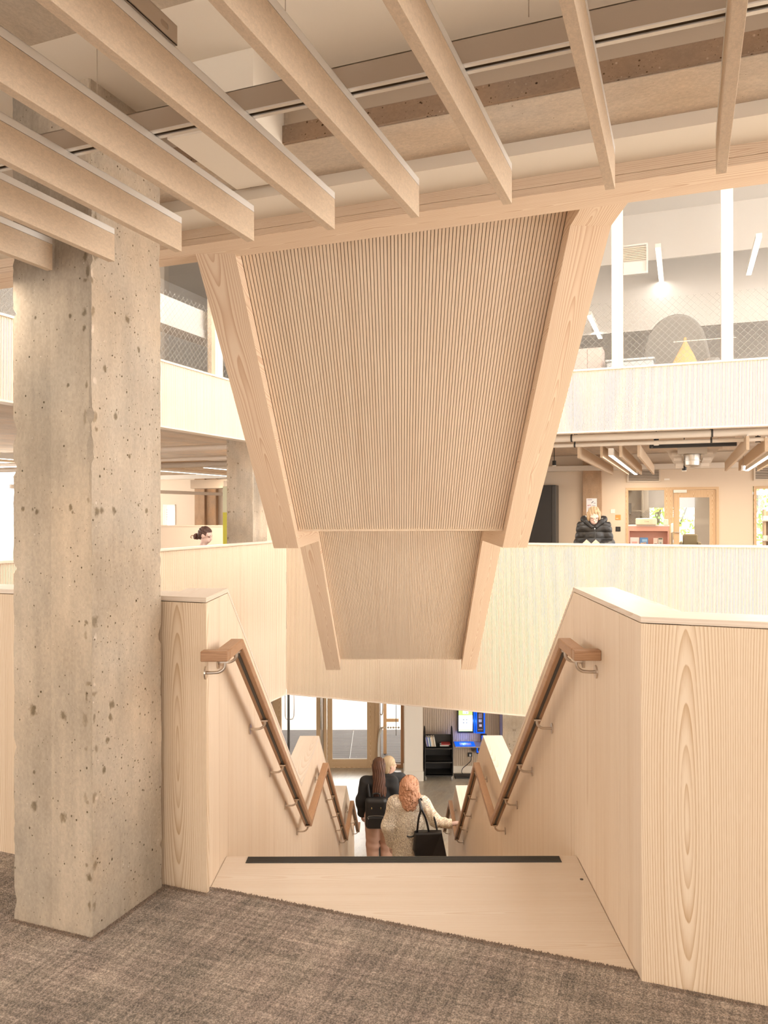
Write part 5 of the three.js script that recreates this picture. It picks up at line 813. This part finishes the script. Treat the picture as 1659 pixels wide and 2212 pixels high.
// --- woman with backpack, seen from behind on the second landing
{
  const t = thing('person', 'long-haired woman seen from behind in a black jumper and pink trousers, wearing a black backpack', 'person', st(-0.30, -3.5, 10.6));
  const L = walkBody({ H: 1.66, shW: 0.185, lArm: [[-0.24, 1.08, 0.0], [-0.235, 0.88, -0.12]], rArm: [[0.25, 1.08, 0.02], [0.245, 0.86, -0.06]], lLeg: [[-0.09, 0.47, -0.03], [-0.085, 0.08, 0.02], 0], rLeg: [[0.10, 0.48, -0.10], [0.10, 0.10, 0.06], 0.02] });
  bodyPart(t, L, { lo: [-0.36, -0.02, -0.34], hi: [0.36, 1.5, 0.25], hands: [[handBones([-0.235, 0.87, -0.125], [0, -0.8, -0.5], [1, 0, 0], 1, 0.5), [-0.235, 0.8, -0.17]], [handBones([0.245, 0.85, -0.065], [0, -1, -0.1], [-1, 0, 0], -1, 0.4), [0.245, 0.77, -0.07]]] });
  const fold = (x, y, z) => 0.006 * Math.sin(y * 46 + x * 12) * vnoise(x * 9 + 5, y * 7 + z * 8, 3);
  const jum = union([...L.torso.map(f => grow(f, 0.03)), ...L.armL.map(f => grow(f, 0.032)), ...L.armR.map(f => grow(f, 0.032)), bone([0, 0.86, 0], [0, 1.0, 0], 0.165, 0.16, 1.25)], 0.05);
  part('jumper', sdfMesh((x, y, z) => Math.max(jum(x, y, z) + fold(x, y, z), 0.80 - y, y - 1.47), [-0.40, 0.78, -0.3], [0.40, 1.50, 0.26], 0.011), flat(0.018, 0.017, 0.017, 0.85), t);
  const tr = union([...L.hips.map(f => grow(f, 0.012)), ...L.legL.map(f => grow(f, 0.03)), ...L.legR.map(f => grow(f, 0.03))], 0.03);
  part('trousers', sdfMesh((x, y, z) => Math.max(tr(x, y, z) + 0.7 * fold(x, y * 1.4, z), 0.09 - y, y - 0.97), [-0.26, 0.05, -0.26], [0.28, 1.0, 0.24], 0.011), flat(0.60, 0.38, 0.28, 0.75), t);
  for (const s of [-1, 1]) part('shoe', [ball(0.048, 0.04, 0.12, s * 0.09, 0.045 + (s > 0 ? 0.02 : 0), -0.04 + (s > 0 ? 0.05 : 0))], flat(0.7, 0.66, 0.62, 0.6), t);
  const hc = L.head, hair = union([ell([hc[0], hc[1] + 0.03, hc[2] + 0.012], [0.094, 0.108, 0.108]), bone([hc[0], hc[1] - 0.02, hc[2] + 0.07], [hc[0] + 0.005, 1.24, 0.10], 0.082, 0.088, 1.5), bone([hc[0] - 0.03, 1.27, 0.10], [hc[0] - 0.05, 1.13, 0.115], 0.05, 0.03, 1.6), bone([hc[0] + 0.04, 1.27, 0.10], [hc[0] + 0.06, 1.10, 0.11], 0.05, 0.028, 1.6), bone([hc[0], 1.27, 0.10], [hc[0] + 0.01, 1.08, 0.115], 0.055, 0.03, 1.6)], 0.035);
  part('hair', sdfMesh((x, y, z) => hair(x, y, z) + 0.007 * Math.sin(x * 210 + 3 * Math.sin(y * 16)) * vnoise(x * 20, y * 3, 4), [-0.17, 1.0, -0.16], [0.17, 1.75, 0.24], 0.0075), hairTex(rgb255(38, 24, 17), rgb255(124, 78, 52), 5), t);
  { // backpack
    const bk = flat(0.014, 0.013, 0.013, 0.45), P = new THREE.Group(); P.name = 'backpack'; P.position.set(-0.035, 0.80, 0.175); t.add(P);
    const b = part('bag_body', uvSafe(new RoundedBoxGeometry(0.29, 0.41, 0.14, 4, 0.055).translate(0, 0.205, 0.03)), bk, P); part('front_pocket', uvSafe(new RoundedBoxGeometry(0.24, 0.16, 0.06, 3, 0.025).translate(0, 0.11, 0.11)), bk, P); part('zip', tube([[-0.1, 0.16, 0.142], [-0.11, 0.19, 0.136], [0.11, 0.19, 0.136], [0.1, 0.16, 0.142]], 0.004, 20, 6), flat(0.25, 0.24, 0.22, 0.3, { metalness: 0.8 }), P);
    part('top_handle', tube([[-0.05, 0.41, 0.02], [-0.04, 0.45, 0.02], [0.04, 0.45, 0.02], [0.05, 0.41, 0.02]], 0.01, 16, 8), bk, P); for (const x of [-0.06, 0.06]) { part('stud', ball(0.006, 0.014, 0.005, x, 0.29, 0.101, 8), flat(0.7, 0.5, 0.2, 0.3, { metalness: 1 }), P); part('strap', tube([[x * 1.4, 0.37, -0.03], [x * 1.7, 0.47, -0.062], [x * 1.8, 0.54, -0.095], [x * 1.8, 0.585, -0.165], [x * 1.8, 0.55, -0.25]], 0.016, 20, 8), bk, P); }
  }
}
// --- woman with curly ginger hair and a bouclé cardigan, hand on the rail
{
  const t = thing('person', 'woman with curly ginger hair in a beige bouclé cardigan, right hand on the handrail', 'person', st(0.10, -3.325, 9.5));
  const L = walkBody({ H: 1.60, shW: 0.185, lArm: [[-0.26, 1.02, 0.02], [-0.235, 0.80, -0.05]], rArm: [[0.32, 1.06, -0.02], [0.52, 0.985, -0.12]], lLeg: [[-0.09, 0.46, -0.08], [-0.085, 0.09, -0.02], 0], rLeg: [[0.09, 0.46, 0.0], [0.09, 0.10, 0.06], 0.0] });
  bodyPart(t, L, { lo: [-0.36, -0.02, -0.34], hi: [0.58, 1.46, 0.25], skin: skinPale, hands: [[handBones([0.525, 0.985, -0.12], [1, 0.08, -0.35], [0, -1, -0.1], 1, 0.45), [0.60, 0.98, -0.15]], [handBones([-0.235, 0.79, -0.055], [0, -1, -0.2], [1, 0, 0], 1, 0.5), [-0.235, 0.71, -0.07]]] });
  const knit = dataTex(256, 256, (i, j, o) => { const v = 0.86 + 0.4 * (vnoise(i * 0.22, j * 0.22, 3) - 0.5) + 0.35 * (vnoise(i * 0.55, j * 0.55, 5) - 0.5); o[0] = 1.05 * v; o[1] = 0.98 * v; o[2] = 0.89 * v; }); knit.repeat.set(1 / 0.25, 1 / 0.25);
  const km = std({ map: knit, roughness: 1, bumpMap: knit, bumpScale: 0.006 });
  const plain = std({ roughness: 0.95, map: knit, color: new THREE.Color().setRGB(1.25, 1.2, 1.12) });
  const co = union([...L.torso.map(f => grow(f, 0.035)), ...L.armL.map(f => grow(f, 0.034)), bone([0, 0.62, 0], [0, 1.0, 0], 0.205, 0.175, 1.3)], 0.06);
  part('cardigan', sdfMesh((x, y, z) => Math.max(co(x, y, z) + 0.009 * (vnoise(x * 85, y * 85 + z * 60, 7) - 0.5) + 0.008 * Math.sin(x * 30 + y * 6) * smooth(1.1, 0.6, y), 0.56 + 0.05 * x - y, y - 1.42), [-0.40, 0.50, -0.3], [0.40, 1.46, 0.30], 0.010), km, t);
  const sl = union(L.armR.map(f => grow(f, 0.028)), 0.04); part('sleeve', sdfMesh((x, y, z) => Math.max(sl(x, y, z) + 0.004 * Math.sin(x * 90 + y * 20), x - 0.525), [0.1, 0.9, -0.22], [0.58, 1.42, 0.14], 0.009), plain, t);
  part('skirt', sdfMesh((() => { const a = union([bone([0, 0.42, 0], [0, 0.75, 0], 0.20, 0.15, 1.2)], 0.03); return (x, y, z) => Math.max(a(x, y, z) + 0.012 * Math.sin(Math.atan2(z, x) * 11), 0.38 - y, y - 0.8); })(), [-0.30, 0.32, -0.28], [0.30, 0.84, 0.28], 0.013), std({ map: dataTex(64, 64, (i, j, o) => { const v = vnoise(i * 0.3, j * 0.3, 2); o[0] = v > 0.55 ? 0.55 : 0.16; o[1] = v > 0.62 ? 0.2 : 0.09; o[2] = v > 0.6 ? 0.25 : 0.10; }), roughness: 0.9 }), t, 'dark flowered skirt hem');
  part('coat_tail', sdfMesh((() => { const a = bone([0.17, 0.52, -0.02], [0.20, 0.78, -0.02], 0.12, 0.05, 1.6); return (x, y, z) => Math.max(a(x, y, z) + 0.01 * Math.sin(x * 60), 0.46 - y); })(), [0.0, 0.42, -0.2], [0.36, 0.9, 0.2], 0.011), flat(0.66, 0.58, 0.48, 0.9), t);
  const hc = L.head, hr = union([ell([hc[0], hc[1] + 0.02, hc[2] + 0.02], [0.118, 0.12, 0.115]), ell([hc[0], hc[1] - 0.10, hc[2] + 0.035], [0.128, 0.13, 0.10]), ell([hc[0], hc[1] - 0.20, hc[2] + 0.06], [0.10, 0.09, 0.07])], 0.04);
  part('hair', sdfMesh((x, y, z) => hr(x, y, z) + 0.034 * (fbm(x * 52 + 9, y * 40 + z * 36, 8, 4) - 0.45), [-0.18, hc[1] - 0.34, -0.16], [0.18, hc[1] + 0.18, 0.22], 0.007), hairTex(rgb255(158, 104, 76), rgb255(232, 186, 154), 9, 240, 60), t);
  part('hairband', new THREE.TorusGeometry(0.118, 0.006, 8, 32, Math.PI).rotateX(-0.2).translate(hc[0], hc[1] + 0.018, hc[2] + 0.0).toNonIndexed(), flat(0.15, 0.08, 0.05, 0.5), t);
  for (const s of [-1, 1]) part('shoe', [ball(0.045, 0.04, 0.12, s * 0.09, 0.045, -0.05)], M.black, t);
  { const P = thing('shoulder_bag', 'black leather tote bag hanging from the right shoulder of the ginger-haired woman', 'bag', st(0.315, -3.165, 9.40)), lb = flat(0.014, 0.013, 0.013, 0.32);
    const sh = [[-0.14, 0.80], [0.15, 0.80], [0.20, 0.55], [0.02, 0.47], [-0.12, 0.50], [-0.16, 0.62]]; const g = uvSafe(new THREE.ExtrudeGeometry(new THREE.Shape(sh.map(q => new THREE.Vector2(...q))), { depth: 0.06, bevelEnabled: true, bevelThickness: 0.03, bevelSize: 0.02, bevelSegments: 4 })); const p = g.attributes.position; for (let i = 0; i < p.count; i++) p.setZ(i, p.getZ(i) + 0.014 * Math.sin(p.getX(i) * 40 + p.getY(i) * 22)); g.computeVertexNormals(); g.translate(0, 0.03, 0.03); part('tote', g, lb, P);
    part('strap', tube([[-0.13, 0.80, 0.06], [-0.11, 1.02, 0.10], [-0.085, 1.12, 0.09], [-0.10, 1.21, 0.02]], 0.013, 24, 8), lb, P); part('strap', tube([[0.02, 0.82, 0.05], [-0.03, 1.03, 0.09], [-0.07, 1.12, 0.08], [-0.095, 1.215, 0.0]], 0.013, 24, 8), lb, P); part('strap', tube([[0.12, 0.82, 0.03], [0.08, 0.98, -0.05], [0.0, 1.10, -0.07], [-0.08, 1.21, -0.03]], 0.011, 24, 8), lb, P); part('strap_end', tube([[-0.15, 0.80, 0.06], [-0.21, 0.79, 0.07], [-0.25, 0.80, 0.07]], 0.008, 10, 6), lb, P);
  }
}
// --- walker ahead, mostly hidden
{
  const t = thing('person', 'fair-haired walker on the lower steps, mostly hidden by the woman with the backpack', 'person', st(-0.165, -3.66, 11.35));
  const L = walkBody({ H: 1.60, shW: 0.17, lArm: [[-0.22, 1.05, 0.0], [-0.22, 0.82, -0.08]], rArm: [[0.22, 1.05, 0.0], [0.21, 0.82, -0.06]], lLeg: [[-0.09, 0.45, -0.04], [-0.085, 0.08, 0.02], 0], rLeg: [[0.09, 0.45, -0.08], [0.09, 0.08, 0.04], 0] });
  bodyPart(t, L, { lo: [-0.32, -0.02, -0.34], hi: [0.32, 1.46, 0.25], yaw: Math.PI / 2 + 0.45, hands: [[handBones([-0.22, 0.81, -0.085], [0, -1, -0.1], [1, 0, 0], 1, 0.4), [-0.22, 0.74, -0.09]], [handBones([0.21, 0.81, -0.065], [0, -1, -0.1], [-1, 0, 0], -1, 0.4), [0.21, 0.74, -0.07]]] });
  const jk = union([...L.torso, ...L.armL, ...L.armR].map(f => grow(f, 0.03)), 0.05); part('jacket', sdfMesh((x, y, z) => Math.max(jk(x, y, z), 0.78 - y, y - 1.43), [-0.36, 0.74, -0.3], [0.36, 1.46, 0.25], 0.013), flat(0.03, 0.03, 0.032, 0.8), t);
  const tr = union([...L.hips.map(f => grow(f, 0.012)), ...L.legL.map(f => grow(f, 0.028)), ...L.legR.map(f => grow(f, 0.028))], 0.03); part('trousers', sdfMesh((x, y, z) => Math.max(tr(x, y, z), 0.08 - y, y - 0.95), [-0.26, 0.04, -0.26], [0.26, 0.98, 0.24], 0.014), flat(0.06, 0.06, 0.07, 0.8), t);
  const hc = L.head, hr = posed((() => { const a = union([ell([0, 0.04, -0.02], [0.088, 0.098, 0.102]), ell([0, -0.04, -0.06], [0.075, 0.08, 0.05])], 0.03); return (x, y, z) => Math.max(a(x, y, z), Math.min(z - 0.055, 0.02 + 0.5 * z - y + 0.0)); })(), hc, Math.PI / 2 + 0.45, 0); part('hair', sdfMesh(hr, ...around(hc, 0.16), 0.007), hairTex(rgb255(150, 124, 92), rgb255(206, 182, 148), 12), t);
}
// --- woman in a black puffer jacket behind the far balustrade, looking down at cards in her hands
{
  const t = thing('person', 'grey-blond woman with glasses in a black quilted jacket, looking down behind the far balustrade', 'person', bp(-1.168, 0, 11.15), -0.26);
  const S = (a) => a.map(([x, y, z]) => [x, y, -z]);   // faces +z
  const L = walkBody({ H: 1.60, shW: 0.155, lArm: S([[-0.195, 1.06, 0.02], [-0.04, 0.985, -0.25]]), rArm: S([[0.20, 1.06, 0.02], [0.10, 1.035, -0.27]]), lLeg: [[-0.09, 0.45, 0.02], [-0.09, 0.08, 0], 0], rLeg: [[0.09, 0.45, 0.02], [0.09, 0.08, 0], 0] });
  L.head = [0.0, 1.435, 0.075]; L.neck = [bone([0, 1.30, 0.0], [0, 1.40, 0.05], 0.052, 0.048)];
  const yaw = 0.06, pitch = 0.42;
  bodyPart(t, L, { lo: [-0.36, -0.02, -0.3], hi: [0.36, 1.46, 0.34], yaw, pitch, skin: skinPale, hands: [[handBones([0.10, 1.04, 0.27], [-0.75, -0.45, 0.3], [0, -0.6, 0.6], 1, 0.7), [0.05, 1.01, 0.3]], [handBones([-0.05, 0.98, 0.25], [0.8, -0.1, 0.4], [0, 1, 0.1], -1, 0.5), [0.02, 0.98, 0.29]]] });
  const jk = union([...L.torso.map(f => grow(f, 0.035)), ...L.armL.map(f => grow(f, 0.03)), ...L.armR.map(f => grow(f, 0.03)), bone([0, 0.78, 0], [0, 1.0, 0], 0.18, 0.17, 1.25)], 0.04);
  const quilt = (x, y, z) => -0.012 * Math.pow(Math.abs(Math.sin((y + 0.04 * Math.abs(x)) * 36)), 0.6) + 0.004 * (vnoise(x * 30, y * 30 + z * 20, 3) - 0.5);
  part('jacket', sdfMesh((x, y, z) => Math.max(jk(x, y, z) + 0.008 + quilt(x, y, z), 0.70 - y, y - 1.36), [-0.42, 0.66, -0.32], [0.42, 1.42, 0.34], 0.008), flat(0.022, 0.02, 0.018, 0.42), t);
  part('hood', sdfMesh((() => { const a = union([bone([-0.10, 1.36, 0.07], [-0.13, 1.395, -0.02], 0.036, 0.045), bone([0.10, 1.36, 0.07], [0.13, 1.395, -0.02], 0.036, 0.045), bone([-0.13, 1.39, -0.02], [0, 1.36, -0.10], 0.045, 0.055), bone([0.13, 1.39, -0.02], [0, 1.36, -0.10], 0.045, 0.055), bone([-0.10, 1.36, 0.07], [-0.03, 1.29, 0.11], 0.034, 0.025), bone([0.10, 1.36, 0.07], [0.03, 1.29, 0.11], 0.034, 0.025)], 0.03); return a; })(), [-0.22, 1.2, -0.2], [0.22, 1.5, 0.2], 0.008), flat(0.02, 0.019, 0.018, 0.5), t);
  part('zip', tube([[0.01, 1.27, 0.172], [0.012, 1.15, 0.187], [0.012, 1.0, 0.198], [0.012, 0.85, 0.21]], 0.004, 20, 6), M.charcoal, t); part('zip_pull', ball(0.006, 0.012, 0.004, 0.01, 1.265, 0.18, 8), M.chrome, t);
  const tr = union([...L.hips.map(f => grow(f, 0.012)), ...L.legL.map(f => grow(f, 0.025)), ...L.legR.map(f => grow(f, 0.025))], 0.03); part('trousers', sdfMesh((x, y, z) => Math.max(tr(x, y, z), 0.08 - y, y - 0.95), [-0.26, 0.04, -0.26], [0.26, 0.98, 0.24], 0.014), flat(0.05, 0.05, 0.06, 0.8), t);
  const hc = L.head, hs = (() => { const a = union([ell([0, 0.042, -0.022], [0.086, 0.090, 0.100]), ell([-0.072, -0.03, 0.0], [0.024, 0.085, 0.05]), ell([0.072, -0.03, -0.005], [0.024, 0.08, 0.045]), ell([0, -0.03, -0.07], [0.085, 0.085, 0.05]), ell([0.03, 0.092, 0.04], [0.045, 0.025, 0.035])], 0.03); return (x, y, z) => Math.max(a(x, y, z) + 0.004 * Math.sin(x * 160 + y * 30), -ell([0.004, -0.025, 0.10], [0.062, 0.095, 0.085])(x, y, z)); })();
  part('hair', sdfMesh(posed(hs, hc, yaw, pitch), ...around(hc, 0.17), 0.006), hairTex(rgb255(140, 112, 80), rgb255(212, 188, 152), 17), t);
  const h = (p) => inHead(hc, yaw, pitch, p); for (const s of [-1, 1]) { part('eye', ball(0.011, 0.006, 0.006, ...h([s * 0.03, 0.004, 0.078]), 8), flat(0.10, 0.07, 0.06, 0.4), t); const r = new THREE.TorusGeometry(0.021, 0.0022, 6, 24); r.rotateX(-pitch); r.rotateY(yaw); r.translate(...h([s * 0.029, 0.0, 0.092])); part('glasses_rim', uvSafe(r), flat(0.2, 0.1, 0.07, 0.4), t); } part('glasses_bridge', tube([h([-0.008, 0.004, 0.095]), h([0, 0.008, 0.098]), h([0.008, 0.004, 0.095])], 0.002, 8, 6), flat(0.2, 0.1, 0.07, 0.4), t); part('lips', ball(0.02, 0.005, 0.006, ...h([0, -0.062, 0.086]), 10), flat(0.5, 0.2, 0.16, 0.5), t);
  [[-0.085, 0.35, 'left pale card held by the woman in the black jacket'], [0.035, -0.35, 'right pale card held by the woman in the black jacket']].forEach(([x, a, lab]) => { const c = single('card', new THREE.BoxGeometry(0.085, 0.12, 0.004).rotateZ(0.7), flat(0.52, 0.43, 0.32, 0.8), lab, 'card'); const q = new THREE.Vector3(x, 1.055, 0.325).applyAxisAngle(new THREE.Vector3(0, 1, 0), -0.26).add(bp(-1.168, 0, 11.15)); c.position.copy(q); c.rotation.set(-0.4, -0.26, 0); });
}
// --- seated woman in profile behind the left balustrade
{
  const t = thing('person', 'dark-haired woman with a low bun seated in profile behind the left balustrade', 'person', bp(-6.45, 0, 9.62), 0);
  const hc = [0.0, 1.165, 0.0], yaw = Math.PI / 2 - 0.25, pitch = 0.30;   // looks to the right and a little down
  const L = { torso: [bone([-0.10, 0.55, 0.0], [-0.08, 0.78, 0.0], 0.12, 0.115), bone([-0.08, 0.78, 0], [-0.06, 0.90, 0], 0.115, 0.10), bone([-0.06, 0.93, -0.14], [-0.06, 0.93, 0.14], 0.06, 0.06)], hips: [bone([-0.10, 0.54, -0.07], [-0.10, 0.54, 0.07], 0.115, 0.115)], neck: [bone([-0.055, 0.94, 0], [-0.02, 1.09, 0.0], 0.052, 0.045)], armL: [bone([-0.06, 0.92, 0.17], [0.05, 0.74, 0.22], 0.046, 0.04), bone([0.05, 0.74, 0.22], [0.27, 0.76, 0.14], 0.038, 0.028)], armR: [bone([-0.06, 0.92, -0.17], [0.05, 0.74, -0.22], 0.046, 0.04), bone([0.05, 0.74, -0.22], [0.27, 0.76, -0.14], 0.038, 0.028)], legL: [bone([-0.08, 0.52, 0.09], [0.33, 0.50, 0.10], 0.085, 0.06), bone([0.33, 0.50, 0.10], [0.33, 0.08, 0.10], 0.055, 0.04)], legR: [bone([-0.08, 0.52, -0.09], [0.33, 0.50, -0.10], 0.085, 0.06), bone([0.33, 0.50, -0.10], [0.33, 0.08, -0.10], 0.055, 0.04)], footL: [bone([0.33, 0.06, 0.10], [0.47, 0.035, 0.10], 0.036, 0.03)], footR: [bone([0.33, 0.06, -0.10], [0.47, 0.035, -0.10], 0.036, 0.03)], head: hc };
  bodyPart(t, L, { lo: [-0.3, 0, -0.34], hi: [0.56, 1.1, 0.34], yaw, pitch, skin: skinPale, hands: [[handBones([0.275, 0.76, 0.14], [1, 0, -0.2], [0, -1, 0], -1, 0.4), [0.35, 0.76, 0.12]], [handBones([0.275, 0.76, -0.14], [1, 0, 0.2], [0, -1, 0], 1, 0.4), [0.35, 0.76, -0.12]]] });
  const jk = union([...L.torso, ...L.armL, ...L.armR].map(f => grow(f, 0.016)), 0.05); part('top', sdfMesh((x, y, z) => Math.max(jk(x, y, z), 0.48 - y, y - 1.0), [-0.32, 0.42, -0.34], [0.36, 1.04, 0.34], 0.012), flat(0.05, 0.045, 0.04, 0.85), t);
  const tr = union([...L.hips, ...L.legL, ...L.legR].map(f => grow(f, 0.015)), 0.04); part('trousers', sdfMesh((x, y, z) => Math.max(tr(x, y, z), 0.09 - y, y - 0.62), [-0.3, 0.05, -0.26], [0.46, 0.68, 0.26], 0.015), flat(0.06, 0.06, 0.08, 0.85), t);
  const hs = (() => { const a = union([ell([0, 0.042, -0.022], [0.084, 0.092, 0.102]), ell([0, -0.01, -0.07], [0.07, 0.07, 0.045])], 0.03); return (x, y, z) => Math.max(a(x, y, z) + 0.003 * Math.sin(y * 150 + z * 60), Math.min(z - 0.035, 0.055 - y + 0.15 * z) , -ell([0, -0.05, 0.05], [0.12, 0.06, 0.055])(x, y, z)); })();
  part('hair', sdfMesh(posed(hs, hc, yaw, pitch), ...around(hc, 0.17), 0.006), hairTex(rgb255(46, 28, 22), rgb255(120, 88, 74), 23), t);
  const b = inHead(hc, yaw, pitch, [0, -0.055, -0.135]); part('hair_bun', sdfMesh((x, y, z) => ell(b, [0.048, 0.042, 0.045])(x, y, z) + 0.02 * (vnoise(x * 60, y * 60 + z * 50, 4) - 0.5), ...around(b, 0.08), 0.006), hairTex(rgb255(46, 24, 18), rgb255(130, 80, 60), 29, 60, 30), t); part('loose_curl', tube([[b[0] - 0.03, b[1] + 0.01, b[2]], [b[0] - 0.07, b[1] + 0.015, b[2]], [b[0] - 0.085, b[1] - 0.015, b[2]], [b[0] - 0.065, b[1] - 0.025, b[2]]], 0.006, 16, 6), flat(0.35, 0.2, 0.12, 0.6), t);
  const h = (p) => inHead(hc, yaw, pitch, p); for (const s of [-1, 1]) { part('eye', ball(0.010, 0.005, 0.008, ...h([s * 0.03, 0.004, 0.078]), 8), flat(0.12, 0.07, 0.06, 0.4), t); part('eyebrow', tube([h([s * 0.016, 0.024, 0.086]), h([s * 0.032, 0.029, 0.082]), h([s * 0.046, 0.024, 0.07])], 0.003, 8, 6), flat(0.15, 0.09, 0.07, 0.7), t); } part('lips', ball(0.012, 0.006, 0.014, ...h([0, -0.062, 0.085]), 10), flat(0.6, 0.28, 0.25, 0.5), t);
  const ch = thing('office_chair', 'black office chair under the seated woman', 'chair', bp(-6.45, 0, 9.62), 0); part('seat', box(-0.30, 0.2, 0.34, 0.41, -0.22, 0.22, { r: 0.02 }), M.charcoal, ch); part('backrest', box(-0.36, -0.30, 0.45, 0.85, -0.2, 0.2, { r: 0.02 }), M.charcoal, ch); part('pedestal', cyl(0.025, 0.30, -0.05, 0.19, 0, 'y', 12), M.charcoal, ch); part('base', [0, 1, 2, 3, 4].map(i => { const g = box(0, 0.28, 0, 0.04, -0.02, 0.02); g.rotateY(i * 1.2566); g.translate(-0.05, 0.0, 0); return g; }), M.charcoal, ch);
}

renderer.render(scene, camera);
